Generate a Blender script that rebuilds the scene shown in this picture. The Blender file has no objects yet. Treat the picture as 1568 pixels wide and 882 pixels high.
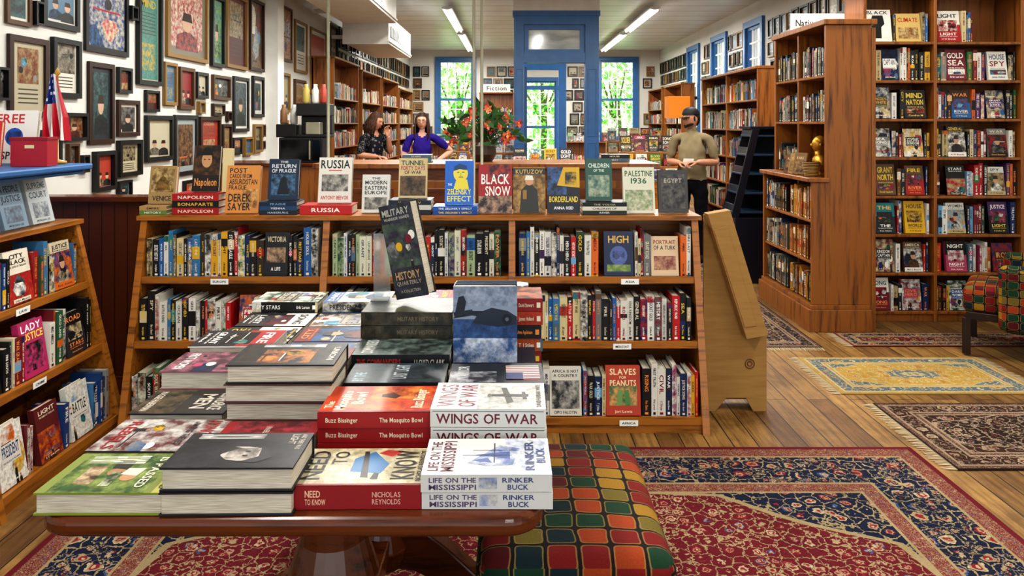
import bpy, bmesh, math, random
from mathutils import Vector, Matrix
R = random.Random(11)
scene = bpy.context.scene
T = Matrix.Translation
def RZ(a): return Matrix.Rotation(math.radians(a), 4, 'Z')
def RX(a): return Matrix.Rotation(math.radians(a), 4, 'X')
def RY(a): return Matrix.Rotation(math.radians(a), 4, 'Y')
_cc = {}
def C(h):
    if not isinstance(h, str): return h
    if h in _cc: return _cc[h]
    s = h.lstrip('#')
    o = []
    for i in (0, 2, 4):
        v = int(s[i:i+2], 16)/255
        o.append(v/12.92 if v <= .04045 else ((v+.055)/1.055)**2.4)
    _cc[h] = (o[0], o[1], o[2], 1.0)
    return _cc[h]
def basis(cx, cy, cz, o):
    m = Matrix.Identity(4)
    for i in range(3):
        m[i][0] = cx[i]; m[i][1] = cy[i]; m[i][2] = cz[i]; m[i][3] = o[i]
    return m
def FACE_PX(o):  # plane that faces +X: local x -> +Y, local y(depth) -> -X
    return basis((0,1,0), (-1,0,0), (0,0,1), o)
def FACE_NX(o):  # faces -X
    return basis((0,-1,0), (1,0,0), (0,0,1), o)

# ------------------------------------------------------------ materials
class NT:
    def __init__(s, name):
        s.m = bpy.data.materials.new(name); s.m.use_nodes = True
        s.t = s.m.node_tree; s.b = s.t.nodes['Principled BSDF']
    def n(s, typ, **kw):
        nd = s.t.nodes.new(typ)
        for k, v in kw.items(): setattr(nd, k, v)
        return nd
    def l(s, a, b): s.t.links.new(a, b)
    def inp(s, sock, v):
        if isinstance(v, (int, float)): sock.default_value = v
        elif isinstance(v, tuple): sock.default_value = v
        else: s.l(v, sock)
    def math(s, op, a, b=None, c=None):
        nd = s.n('ShaderNodeMath', operation=op)
        s.inp(nd.inputs[0], a)
        if b is not None: s.inp(nd.inputs[1], b)
        if c is not None: s.inp(nd.inputs[2], c)
        return nd.outputs[0]
    def mix(s, f, a, b, bt='MIX'):
        nd = s.n('ShaderNodeMix', data_type='RGBA', blend_type=bt)
        s.inp(nd.inputs[0], f); s.inp(nd.inputs[6], a); s.inp(nd.inputs[7], b)
        return nd.outputs[2]
    def ramp(s, f, stops, const=False):
        nd = s.n('ShaderNodeValToRGB')
        cr = nd.color_ramp
        if const: cr.interpolation = 'CONSTANT'
        while len(cr.elements) < len(stops): cr.elements.new(.5)
        for e, (p, c) in zip(cr.elements, stops): e.position = p; e.color = C(c)
        s.inp(nd.inputs[0], f)
        return nd.outputs[0]
    def coords(s, kind='Object', scale=(1,1,1), rot=(0,0,0)):
        tc = s.n('ShaderNodeTexCoord'); mp = s.n('ShaderNodeMapping')
        mp.inputs['Scale'].default_value = scale; mp.inputs['Rotation'].default_value = rot
        s.l(tc.outputs[kind], mp.inputs[0]); return mp.outputs[0]
    def noise(s, vec, scale, detail=3, rough=.5):
        nd = s.n('ShaderNodeTexNoise'); s.l(vec, nd.inputs['Vector'])
        nd.inputs['Scale'].default_value = scale; nd.inputs['Detail'].default_value = detail
        nd.inputs['Roughness'].default_value = rough
        return nd.outputs[0]
    def fin(s, col=None, rough=.5, metal=0, spec=None, bump=None, bs=.2, bd=.01):
        if col is not None: s.inp(s.b.inputs['Base Color'], col)
        s.inp(s.b.inputs['Roughness'], rough); s.b.inputs['Metallic'].default_value = metal
        if spec is not None: s.b.inputs['Specular IOR Level'].default_value = spec
        if bump is not None:
            bn = s.n('ShaderNodeBump'); bn.inputs['Strength'].default_value = bs
            bn.inputs['Distance'].default_value = bd
            s.l(bump, bn.inputs['Height']); s.l(bn.outputs[0], s.b.inputs['Normal'])
        return s.m
def plain(name, col, rough=.5, metal=0, var=.12, sc=6, spec=None):
    n = NT(name); f = n.noise(n.coords(), sc, 4)
    c = C(col); d = tuple(x*(1-var) for x in c[:3])+(1,); e = tuple(min(1, x*(1+var)) for x in c[:3])+(1,)
    return n.fin(n.ramp(f, [(.3, d), (.7, e)]), rough, metal, spec)
def attr_mat(name, rough=.4, spec=.4, fab=0):
    n = NT(name); a = n.n('ShaderNodeAttribute', attribute_name='Col'); c = a.outputs[0]
    if fab:
        f = n.noise(n.coords(), fab, 4); c = n.mix(.5, c, n.ramp(f, [(.3, (.62,.62,.62,1)), (.65, (1,1,1,1))]), 'MULTIPLY')
        return n.fin(c, rough, spec=spec, bump=f, bs=.25, bd=.01)
    return n.fin(c, rough, spec=spec)
def art_mat(name):
    n = NT(name); a = n.n('ShaderNodeAttribute', attribute_name='Col'); b = n.n('ShaderNodeAttribute', attribute_name='Col2')
    co = n.coords()
    f = n.noise(co, 26, 8, .62)
    ff = n.ramp(f, [(.4, (0,0,0,1)), (.6, (1,1,1,1))])
    c1 = n.mix(ff, a.outputs[0], b.outputs[0])
    f2 = n.noise(co, 70, 5, .6)
    g = n.ramp(f2, [(.36, (.4,.4,.4,1)), (.6, (1.1,1.1,1.1,1))])
    return n.fin(n.mix(.65, c1, g, 'MULTIPLY'), .35, spec=.4)
def page_mat():
    n = NT('book_pages')
    f = n.noise(n.coords(scale=(.3, .3, 14)), 60, 1)
    return n.fin(n.ramp(f, [(.35, '#a69b86'), (.65, '#cdc4b0')]), .8)
def wood(name, dark, light, sc=(1.5, 18, 18), rough=.35, mid=None):
    n = NT(name); co = n.coords(scale=sc)
    f = n.noise(co, 2.2, 6, .6)
    st = [(.3, dark), (.5, mid or light), (.72, light)]
    return n.fin(n.ramp(f, st), rough, bump=f, bs=.08)
M_PL = attr_mat('book_cover_print'); M_AR = art_mat('cover_artwork'); M_PG = page_mat()
BOOKM = [M_PL, M_PG, M_AR]
W_CASE = wood('honey_oak_x', '#4e2a08', '#9c601c')
W_CASEY = wood('honey_oak_y', '#4e2a08', '#9c601c', sc=(18, 1.5, 18))
W_TALL = wood('cherry_wood_vertical', '#46220c', '#86501c', sc=(14, 14, 1.0))
W_DARK = wood('dark_cherry', '#260e05', '#5a2a0e', sc=(1.2, 14, 14), rough=.2)
BLUE = plain('blue_paint', '#2a5c90', .4)
WHITE = plain('white_paint', '#dcdcd6', .6, var=.05)
BLACK = plain('black_plastic', '#101012', .35)
NAVY = plain('navy_laminate', '#0b1420', .3)
POLE = plain('brushed_pole', '#9a9680', .35, .5)
SKINM = attr_mat('figure_skin_and_hair', .6, .3)
CLOTH = attr_mat('clothing_fabric', .9, .1, 9)
GOLD = plain('gold_paint', '#b8862a', .35, .6)
def card_mat():
    n = NT('cardboard'); f = n.noise(n.coords(scale=(1, 1, 8)), 5, 3)
    return n.fin(n.ramp(f, [(.3, '#8e6830'), (.7, '#9c763e')]), .8)
CARD = card_mat()
def emis(name, col, st):
    n = NT(name); n.b.inputs['Emission Color'].default_value = C(col); n.b.inputs['Emission Strength'].default_value = st
    return n.fin(C(col), .5)

# ------------------------------------------------------------ mesh builder
class MB:
    def __init__(s): s.v = []; s.f = []; s.c = []; s.d = []; s.m = []
    def poly(s, pts, col=(.5,.5,.5,1), m=0, c2=None):
        i = len(s.v); s.v.extend(pts); s.f.append(tuple(range(i, i+len(pts)))); s.c.append(C(col)); s.d.append(C(c2 or col)); s.m.append(m)
    def mesh(s, vs, fs, col=(.5,.5,.5,1), m=0, c2=None):
        i = len(s.v); s.v.extend(vs); c = C(col); d = C(c2 or col)
        for f in fs: s.f.append(tuple(k+i for k in f)); s.c.append(c); s.d.append(d); s.m.append(m)
    def box(s, M, x0, x1, y0, y1, z0, z1, col=(.5,.5,.5,1), m=0):
        p = [M @ Vector(q) for q in ((x0,y0,z0),(x1,y0,z0),(x1,y1,z0),(x0,y1,z0),(x0,y0,z1),(x1,y0,z1),(x1,y1,z1),(x0,y1,z1))]
        s.mesh(p, [(0,3,2,1),(4,5,6,7),(0,1,5,4),(1,2,6,5),(2,3,7,6),(3,0,4,7)], col, m)
    def prism(s, M, prof, a0, a1, axis='x', col=(.5,.5,.5,1), m=0):
        def mk(p, a):
            return Vector((a, p[0], p[1])) if axis == 'x' else Vector((p[0], a, p[1])) if axis == 'y' else Vector((p[0], p[1], a))
        n = len(prof); vs = [M @ mk(p, a0) for p in prof]+[M @ mk(p, a1) for p in prof]
        fs = [tuple(range(n)), tuple(range(2*n-1, n-1, -1))]+[(i, i+n, (i+1) % n+n, (i+1) % n) for i in range(n)]
        s.mesh(vs, fs, col, m)
    def ell(s, M, c, r, col, m=0, seg=14, rings=9, fn=None):
        vs = []; fs = []
        for i in range(rings+1):
            th = math.pi*i/rings
            for j in range(seg):
                ph = 2*math.pi*j/seg
                p = Vector((math.sin(th)*math.cos(ph), math.sin(th)*math.sin(ph), math.cos(th)))
                if fn: p = fn(p)
                vs.append(M @ Vector((c[0]+p.x*r[0], c[1]+p.y*r[1], c[2]+p.z*r[2])))
        for i in range(rings):
            for j in range(seg):
                k = (j+1) % seg
                fs.append((i*seg+j, (i+1)*seg+j, (i+1)*seg+k, i*seg+k))
        s.mesh(vs, fs, col, m)
    def lathe(s, M, prof, col=(.5,.5,.5,1), m=0, seg=20):
        vs = []; fs = []
        for r, z in prof:
            for j in range(seg):
                a = 2*math.pi*j/seg; vs.append(M @ Vector((r*math.cos(a), r*math.sin(a), z)))
        for i in range(len(prof)-1):
            for j in range(seg):
                k = (j+1) % seg; fs.append((i*seg+j, i*seg+k, (i+1)*seg+k, (i+1)*seg+j))
        s.mesh(vs, fs, col, m)
    def tube(s, pts, rad, col=(.5,.5,.5,1), m=0, seg=7):
        vs = []; fs = []; pts = [Vector(p) for p in pts]
        rs = rad if isinstance(rad, (list, tuple)) else [rad]*len(pts)
        for i, p in enumerate(pts):
            d = (pts[min(i+1, len(pts)-1)]-pts[max(i-1, 0)]).normalized()
            u = d.orthogonal().normalized() if i == 0 else (pu-d*pu.dot(d)).normalized()
            pu = u; w = d.cross(u)
            for j in range(seg):
                a = 2*math.pi*j/seg; vs.append(p+(u*math.cos(a)+w*math.sin(a))*rs[i])
        for i in range(len(pts)-1):
            for j in range(seg):
                k = (j+1) % seg; fs.append((i*seg+j, i*seg+k, (i+1)*seg+k, (i+1)*seg+j))
        fs.append(tuple(range(seg-1, -1, -1))); fs.append(tuple(range((len(pts)-1)*seg, len(pts)*seg)))
        s.mesh(vs, fs, col, m)
    def obj(s, name, mats, smooth=False, bevel=0, parent=None, seg=2):
        me = bpy.data.meshes.new(name); me.from_pydata([tuple(p) for p in s.v], [], s.f)
        for m in mats: me.materials.append(m)
        me.polygons.foreach_set('material_index', s.m)
        for an, src in (('Col', s.c), ('Col2', s.d)):
            at = me.color_attributes.new(an, 'FLOAT_COLOR', 'CORNER'); buf = []
            for f, c in zip(s.f, src): buf.extend(tuple(c)*len(f))
            at.data.foreach_set('color', buf)
        if smooth: me.polygons.foreach_set('use_smooth', [True]*len(s.f))
        me.update()
        ob = bpy.data.objects.new(name, me); scene.collection.objects.link(ob)
        if bevel:
            b = ob.modifiers.new('bevel', 'BEVEL'); b.width = bevel; b.segments = seg; b.limit_method = 'ANGLE'
        if parent: ob.parent = parent
        return ob
I4 = Matrix.Identity(4)
def empty(name, loc=(0,0,0)):
    e = bpy.data.objects.new(name, None); scene.collection.objects.link(e); e.location = loc; e.empty_display_size = .1
    return e

# ------------------------------------------------------------ glyphs
CH = "ABCDEFGHIJKLMNOPQRSTUVWXYZabcdefghijklmnopqrstuvwxyz0123456789&'.,!:-"
GL = {}
def load_glyphs():
    obs = []
    for ch in CH:
        cu = bpy.data.curves.new('g', 'FONT'); cu.body = ch; cu.resolution_u = 2; cu.offset = .018
        ob = bpy.data.objects.new('g', cu); scene.collection.objects.link(ob); obs.append((ch, ob, cu))
    bpy.context.view_layer.update(); dg = bpy.context.evaluated_depsgraph_get()
    for ch, ob, cu in obs:
        e = ob.evaluated_get(dg); me = e.to_mesh()
        vs = [(v.co.x, v.co.y) for v in me.vertices]; fs = [tuple(p.vertices) for p in me.polygons]
        if vs:
            x0 = min(v[0] for v in vs); x1 = max(v[0] for v in vs)
            GL[ch] = ([(x-x0, y) for x, y in vs], fs, x1-x0)
        e.to_mesh_clear()
    for ch, ob, cu in obs: bpy.data.objects.remove(ob); bpy.data.curves.remove(cu)
load_glyphs()
CAPH = .70
def twidth(st):
    return sum((GL[c][2] if c in GL else .25)+.07 for c in st)-.07
def text(mb, M, st, x0, x1, z0, z1, col, y=-.0008, m=0):
    w = twidth(st)
    if w <= 0: return
    sx = (x1-x0)/w; sz = (z1-z0)/CAPH
    if sx > sz*1.5:
        nsx = sz*1.5; x0 += (x1-x0-nsx*w)/2; sx = nsx
    x = 0
    for c in st:
        if c in GL:
            vs, fs, gw = GL[c]
            mb.mesh([M @ Vector((x0+(x+a)*sx, y, z0+b*sz)) for a, b in vs], fs, col, m)
            x += gw+.07
        else: x += .32

def draw(mb, M, w, h, items, y0=-.0004):
    y = y0
    for it in items:
        k = it[0]
        if k == 't': text(mb, M, it[1], it[2]*w, it[3]*w, it[4]*h, it[5]*h, it[6], y)
        elif k in ('r', 'a'):
            a, b, c, d = it[1]*w, it[2]*w, it[3]*h, it[4]*h
            mb.poly([M @ Vector(q) for q in ((a,y,c),(b,y,c),(b,y,d),(a,y,d))], it[5], 2 if k == 'a' else 0, it[6] if k == 'a' else None)
        elif k == 'e':
            mb.poly([M @ Vector((it[1]*w+it[3]*w*math.cos(q*.3927), y, it[2]*h+it[4]*h*math.sin(q*.3927))) for q in range(16)], it[5], it[6] if len(it) > 6 else 0)
        elif k == 'p':
            mb.poly([M @ Vector((a*w, y, b*h)) for a, b in it[1]], it[2], it[3] if len(it) > 3 else 0, it[4] if len(it) > 4 else None)
        y -= .0001
def person_shape(cx, z0, s, c1, c2, hc='#2a1c14'):
    return [('p', [(cx-.3*s, z0), (cx+.3*s, z0), (cx+.27*s, z0+.2*s), (cx+.08*s, z0+.27*s), (cx-.08*s, z0+.27*s), (cx-.27*s, z0+.2*s)], c1, 2, '#181818'),
            ('e', cx, z0+.4*s, .13*s, .13*s, c2), ('p', [(cx-.14*s, z0+.42*s), (cx+.14*s, z0+.42*s), (cx+.1*s, z0+.54*s), (cx-.1*s, z0+.54*s)], hc)]
PAL = ['#d4d0c4']*6+['#dcd8cc']*3+['#131313']*7+['#222226']*4+['#96181a']*4+['#aa341e']*1+['#152a54']*3+['#1f5488']*2+['#24767c','#c4b288','#c4b288','#a8956a','#c89c1e','#c89c1e','#c0601e','#184c2c','#326a38','#4a285a','#6a1826','#7a7a76','#4c6470','#6a9ab8','#34281c','#5a4028','#a23c58']
def lum(c): c = C(c); return .3*c[0]+.59*c[1]+.11*c[2]
def contrast(bg, r):
    return r.choice(['#ece8dc','#ece8dc','#dcbc40','#d8ccb0','#e08a44']) if lum(bg) < .22 else r.choice(['#111111','#111111','#7a1616','#16305e','#2c2c2c'])
WORDS = 'HISTORY WAR AMERICA THE GREAT LINCOLN EMPIRE FREEDOM JUSTICE POWER RIVER NIGHT CITY SOUTH NORTH BLOOD GRANT CIVIL KINGDOM WORLD ROAD LAST FIRST LIGHT HOUSE TRUTH STORM FIRE BATTLE REPUBLIC SECRET SOUL LAND STARS WOMEN GENERAL SOLDIER DARK RISING PRESIDENT COURT NATION SPY IRON GOLD BLACK WHITE EAGLE SEA OCEAN HERO CAPTAIN MIND SONG'.split()
NAMES = 'David Stewart|John Meach|Anne Applebaum|Ron Chern|H W Brands|Erik Larson|Mary Beard|James Holland|Max Hastings|Jill Lepor|Eric Foner|T J Stiles|Antony Beevor|C McCullough|Rick Atkins|Lynne Olson|S C Gwynne|Candice M'.split('|')
def busy(r, x0, x1, z0, z1, n=7):
    o = []; W = x1-x0; H = z1-z0
    for k in range(n):
        cx = x0+W*r.uniform(.1, .9); cz = z0+H*r.uniform(.05, .8); s = r.uniform(.08, .3); c = r.choice(PAL); d = r.choice(PAL); q = r.random()
        if q < .35:
            pts = [(min(x1, max(x0, cx+W*s*math.cos(a+r.uniform(-.4, .4)))), min(z1, max(z0, cz+H*s*math.sin(a+r.uniform(-.4, .4))))) for a in (0, 1.05, 2.1, 3.14, 4.2, 5.2)]
            o.append(('p', pts, c, 2, d))
        elif q < .6:
            hh = H*r.uniform(.1, .35); ww = W*.05; o += [('p', [(max(x0, cx-ww), z0), (min(x1, cx+ww), z0), (min(x1, cx+ww*.8), z0+hh*.75), (max(x0, cx-ww*.8), z0+hh*.75)], '#1a1816'), ('e', min(x1-ww, max(x0+ww, cx)), z0+hh*.85, ww*.6, hh*.13, '#9a7458')]
        elif q < .8: o.append(('r', x0+W*r.uniform(0, .4), x0+W*r.uniform(.5, 1), cz, cz+H*.03, c))
        else: o.append(('e', min(x1-W*.12, max(x0+W*.12, cx)), min(z1-H*.12, max(z0+H*.12, cz)), W*.1, H*.1, c))
    return o
def rspec(r, bg=None):
    bg = bg or r.choice(PAL); fg = contrast(bg, r); a = r.choice(PAL); b = r.choice(PAL)
    ws = [r.choice(WORDS) for _ in range(r.choice([1, 2, 2, 3]))]; nm = r.choice(NAMES)
    st = r.randrange(5); it = [('r', 0, 1, 0, 1, bg)]
    n = len(ws); sub = 'THE '+r.choice(WORDS)+' OF THE '+r.choice(WORDS)
    if st == 0:
        it.append(('a', .0, 1, .0, .56, a, b)); it += busy(r, 0, 1, .0, .56); z = .93
        for w in ws: it.append(('t', w, .14, .86, z-.08, z, fg)); z -= .105
        it += [('t', sub, .15, .85, z-.035, z-.005, fg), ('r', .15, .85, .03, .1, bg), ('t', nm, .2, .8, .045, .085, fg)]
    elif st == 1:
        z = .9; hh = .48/n
        for w in ws: it.append(('t', w, .1, .9, z-hh*.75, z, r.choice([fg, fg, a]) if abs(lum(a)-lum(bg)) > .12 else fg)); z -= hh
        it += [('t', sub, .12, .88, z-.04, z-.005, fg), ('a', .08, .92, .18, .36, a, b)]+busy(r, .08, .92, .18, .36, 4)+[('t', nm, .16, .84, .07, .13, fg)]
    elif st == 2:
        it += [('a', 0, 1, 0, 1, a, b)]+busy(r, 0, 1, 0, 1, 8)+[('r', .14, .86, .38, .7, bg)]; z = .67; hh = .24/n
        for w in ws: it.append(('t', w, .19, .81, z-hh*.75, z, fg)); z -= hh
        it += [('t', sub, .18, .82, .4, .425, fg), ('t', nm, .22, .78, .07, .11, '#e8e4dc')]
    elif st == 3:
        it += [('a', 0, 1, .14, .78, a, b)]+busy(r, 0, 1, .14, .78, 4)+[('t', ws[0], .1, .9, .85, .94, fg), ('t', sub, .12, .88, .8, .825, fg)]+person_shape(.5, .14, 1.0, bg, '#b08868')
        it += [('r', 0, 1, 0, .14, a), ('t', nm, .14, .86, .045, .095, contrast(a, r))]
    else:
        it += [('r', 0, 1, .55, 1, a), ('a', .12, .88, .34, .7, b, bg)]+busy(r, .12, .88, .34, .7, 6)+[('t', ws[0], .12, .88, .78, .9, contrast(a, r)), ('t', ws[-1], .14, .86, .2, .29, fg), ('t', sub, .14, .86, .15, .175, fg), ('t', nm, .22, .78, .06, .1, fg)]
    return bg, it
def spine_rand(mb, MS, h, t, bg, r, detail=2):
    fg = contrast(bg, r); k = r.random()
    if k < .35:
        p = r.choice(PAL); a = r.uniform(.05, .6); b = a+r.uniform(.1, .35)
        draw(mb, MS, h, t, [('r', a, min(1, b), 0, 1, p)], -.0003)
    elif k < .55: draw(mb, MS, h, t, [('a', 0, 1, 0, 1, bg, r.choice(PAL))], -.0003)
    elif k < .7:
        p = r.choice(PAL); draw(mb, MS, h, t, [('a', .0, .14, 0, 1, p, r.choice(PAL)), ('r', .96, 1, 0, 1, p)], -.0003)
    if detail >= 2:
        w1 = r.choice(WORDS)+(' '+r.choice(WORDS) if r.random() < .65 else ''); e = r.uniform(.42, .62); q = r.uniform(.24, .34); b = r.uniform(.06, .16)
        draw(mb, MS, h, t, [('t', w1, b, e, q, 1-q, fg), ('t', r.choice(NAMES), .68, .88, .36, .64, fg), ('r', .92, .97, .3, .7, fg)], -.0007)
    elif detail == 1:
        draw(mb, MS, h, t, [('r', .1, .5, .38, .62, fg)], -.0007)
def MSp(M, h, t): return M @ basis((0,0,-1), (1,0,0), (0,-1,0), (0, t, h))
def book(mb, M, w, h, t, col, pages=True, back=None):
    c = .003 if t > .028 else .002
    if not pages: mb.box(M, 0, w, 0, t, 0, h, col); return
    mb.box(M, 0, w, 0, c, 0, h, col); mb.box(M, 0, w, t-c, t, 0, h, back or col); mb.box(M, 0, c, c, t-c, 0, h, col)
    mb.box(M, c, w-.004, c, t-c, .004, h-.004, '#e8e0cc', 1)
def spine_out(mb, M, x, y, h, t, w, col, r, detail=2, tilt=0):
    B = M @ basis((0,1,0), (-1,0,0), (0,0,1), (x+t, y, .0005))
    book(mb, B, w, h, t, col, detail > 0)
    if detail: spine_rand(mb, MSp(B, h, t), h, t, col, r, detail)
def face_out(mb, M, x, y, w, h, t, spec, lean=9):
    B = M @ T((x, y, .001+t*math.sin(math.radians(lean)))) @ RX(-lean)
    book(mb, B, w, h, t, spec[0]); draw(mb, B, w, h, spec[1])
def shelf_run(mb, M, L, H, r, faces=(), detail=2, depth=.15, pal=PAL, hr=(.19, .245), gap=0):
    x = .006; faces = sorted(faces, key=lambda f: f[0])
    base = r.uniform(*hr)
    while True:
        if faces and x+.02 > faces[0][0]:
            f = faces.pop(0)
            face_out(mb, M, x, .0, f[1], min(f[2], H-.02), .028, f[3] or rspec(r)); x += f[1]+.008; continue
        if r.random() < .3: base = r.uniform(*hr)
        t = r.choice([.014, .018, .02, .024, .028, .032, .036, .04])*r.uniform(.9, 1.1)
        lim = (faces[0][0] if faces else L-.004)
        if x+t > lim:
            if faces: x = faces[0][0]; continue
            break
        h = min(H-.015, base*r.uniform(.9, 1.05))
        spine_out(mb, M, x, r.uniform(0, .014), h, t, depth*r.uniform(.92, 1), r.choice(pal), r, detail)
        x += t+.0012
        if gap and r.random() < gap: x += r.uniform(.02, .06)

# ------------------------------------------------------------ room shell
def floor_mat():
    n = NT('oak_floorboards'); co = n.coords(rot=(0, 0, math.radians(90)))
    br = n.n('ShaderNodeTexBrick'); n.l(co, br.inputs['Vector'])
    br.inputs['Scale'].default_value = 1; br.inputs['Brick Width'].default_value = 1.7; br.inputs['Row Height'].default_value = .115
    br.inputs['Mortar Size'].default_value = .003; br.inputs['Color1'].default_value = C('#68461e'); br.inputs['Color2'].default_value = C('#a07a40')
    br.inputs['Mortar'].default_value = C('#201204'); br.offset = .37
    g = n.noise(n.coords(scale=(30, 1.6, 1)), 1.5, 8, .7)
    gg = n.ramp(g, [(.34, (.32,.26,.2,1)), (.56, (1,1,1,1))])
    big = n.ramp(n.noise(n.coords(), 2.6, 6, .7), [(.34, (.5,.46,.4,1)), (.62, (1,1,1,1))])
    c = n.mix(1.0, n.mix(.85, br.outputs[0], gg, 'MULTIPLY'), big, 'MULTIPLY')
    return n.fin(c, n.math('ADD', n.math('MULTIPLY', g, .3), .42), spec=.35, bump=g, bs=.15)
def lines_mat(name, c1, c2, sc, axis, rough=.6):
    n = NT(name); sp = n.n('ShaderNodeSeparateXYZ'); n.l(n.coords(), sp.inputs[0])
    fr = n.math('FRACT', n.math('MULTIPLY', sp.outputs[axis], sc))
    c = n.ramp(fr, [(0, c2), (.07, c1), (.93, c1), (1, c2)])
    v = n.ramp(n.noise(n.coords(), 2.5, 4), [(.3, (.88,.88,.88,1)), (.7, (1,1,1,1))])
    return n.fin(n.mix(1.0, c, v, 'MULTIPLY'), rough, bump=fr, bs=.05)
CEIL = lines_mat('painted_beadboard_ceiling', '#dcdfe0', '#a8aaac', 1.6, 1, .4)
BEAD = lines_mat('beadboard_wainscot', '#52240c', '#1e0a03', 14, 0, .35)
PLASTER = plain('wall_plaster', '#c4c3bc', .8, var=.04, sc=2)
FLOORM = floor_mat()
XL, XR, YB, YN, ZC = -2.9, 4.2, 21.0, -2.5, 3.6
def simple(name, boxes, mats, bevel=0, M=I4, smooth=False):
    mb = MB()
    for b in boxes: mb.box(M, *b[:6], (.5,.5,.5,1), b[6] if len(b) > 6 else 0)
    return mb.obj(name, mats, bevel=bevel, smooth=smooth)
simple('floor', [(XL-.15, XR+.15, YN, YB+.15, -.1, 0)], [FLOORM])
simple('ceiling', [(XL-.15, XR+.15, YN, YB+.15, ZC, ZC+.1)], [CEIL])
simple('wall_left', [(XL-.15, XL, YN, YB, 0, ZC)], [PLASTER])
holes = [(-2.07, -1.12, 1.1, 3.3), (.35, 1.25, 0.1, 2.75), (2.5, 3.48, 1.1, 3.3)]
bx = []; x = XL
for a, b, c, d in holes:
    bx += [(x, a, YB, YB+.15, 0, ZC), (a, b, YB, YB+.15, 0, c), (a, b, YB, YB+.15, d, ZC)]; x = b
bx.append((x, XR, YB, YB+.15, 0, ZC)); simple('wall_rear', bx, [PLASTER])
rh = [(12.4, 13.2, 1.0, 3.2), (14.5, 15.4, 1.0, 3.2), (16.6, 17.5, 1.0, 3.2)]
bx = []; y = YN
for a, b, c, d in rh:
    bx += [(XR, XR+.15, y, a, 0, ZC), (XR, XR+.15, a, b, 0, c), (XR, XR+.15, a, b, d, ZC)]; y = b
bx.append((XR, XR+.15, y, YB, 0, ZC)); simple('wall_right', bx, [PLASTER])
simple('baseboard_left', [(XL, XL+.02, YN, YB, 0, .14)], [BLUE]); simple('baseboard_right', [(XR-.02, XR, YN, YB, 0, .14)], [BLUE])
simple('trim_1', [(XL, XL+.14, 8.72, 8.95, 0, ZC)], [WHITE])
simple('trim_2', [(XL, XR, 9.6, 9.9, 3.42, ZC)], [WHITE])
def window(name, M, w, h, cols, rows):
    mb = MB(); f = .11
    for a, b, c, d in ((-f, w+f, h, h+f), (-f, w+f, -f, 0), (-f, 0, 0, h), (w, w+f, 0, h)): mb.box(M, a, b, -.05, .1, c, d, m=0)
    for a, b, c, d in ((.05, w-.05, h-.05, h), (.05, w-.05, 0, .06), (0, .05, 0, h), (w-.05, w, 0, h), (.05, w-.05, h/2-.035, h/2+.035)): mb.box(M, a, b, .0, .06, c, d, m=0)
    for i in range(1, cols): mb.box(M, w*i/cols-.014, w*i/cols+.014, .02, .05, .05, h-.05, m=1)
    for i in range(1, rows): mb.box(M, .05, w-.05, .022, .048, h*i/rows-.014, h*i/rows+.014, m=1)
    return mb.obj(name, [BLUE, WHITE])
window('window_1', T((-2.07, YB, 1.1)), .95, 2.2, 4, 8)
window('window_2', T((2.5, YB, 1.1)), .98, 2.2, 4, 8)
window('door_1', T((.35, YB, .12)), .9, 2.6, 4, 8)
for i, (a, b, c, d) in enumerate(rh): window('window_%d' % (i+3), FACE_NX((XR, b, c)), b-a, d-c, 4, 8)
def leaf_mat():
    n = NT('leaf_green'); f = n.noise(n.coords(), 3, 3)
    c = n.ramp(f, [(.3, '#4a9a3c'), (.6, '#a4e07a'), (.75, '#e4fac8')])
    tr = n.n('ShaderNodeBsdfTranslucent'); n.l(c, tr.inputs[0]); ms = n.n('ShaderNodeMixShader'); ms.inputs[0].default_value = .65
    out = n.t.nodes['Material Output']; n.fin(c, .6); n.l(n.b.outputs[0], ms.inputs[1]); n.l(tr.outputs[0], ms.inputs[2]); n.l(ms.outputs[0], out.inputs[0])
    return n.m
LEAF = leaf_mat()
BARK = plain('bark', '#6a5a48', .9)
def tree(x, y, seed, rx=1.7):
    r = random.Random(seed); mb = MB()
    mb.tube([(x, y, -.02), (x+.1, y, 1.5), (x, y, 3)], [.12, .1, .06], m=1)
    for k in range(4): mb.tube([(x, y, 1.6), (x+r.uniform(-1, 1), y+r.uniform(-.5, .5), 3.2)], [.05, .02], m=1)
    for k in range(1700):
        while True:
            p = Vector((r.uniform(-1, 1), r.uniform(-1, 1), r.uniform(-1, 1)))
            if p.length < 1: break
        c = Vector((x+p.x*rx, y+p.y*1.0, 2.3+p.z*2.1)); s = r.uniform(.06, .14)
        m = Matrix.Rotation(r.uniform(0, 6.3), 3, Vector((r.uniform(-1, 1), r.uniform(-1, 1), r.uniform(-1, 1))))
        mb.poly([c+m @ Vector(q)*s for q in ((-1, 0, 0), (0, -.5, 0), (1, 0, 0), (0, .5, 0))], m=0)
    mb.obj('garden_tree', [LEAF, BARK])
tree(-1.8, 24.2, 1); tree(1.0, 25, 2); tree(3.4, 24.3, 3); tree(6.4, 14.5, 4, 1.4)
simple('lawn_ground', [(-12, 14, 21.2, 40, -.12, -.02)], [plain('grass', '#6aa84a', .9)])

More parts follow.
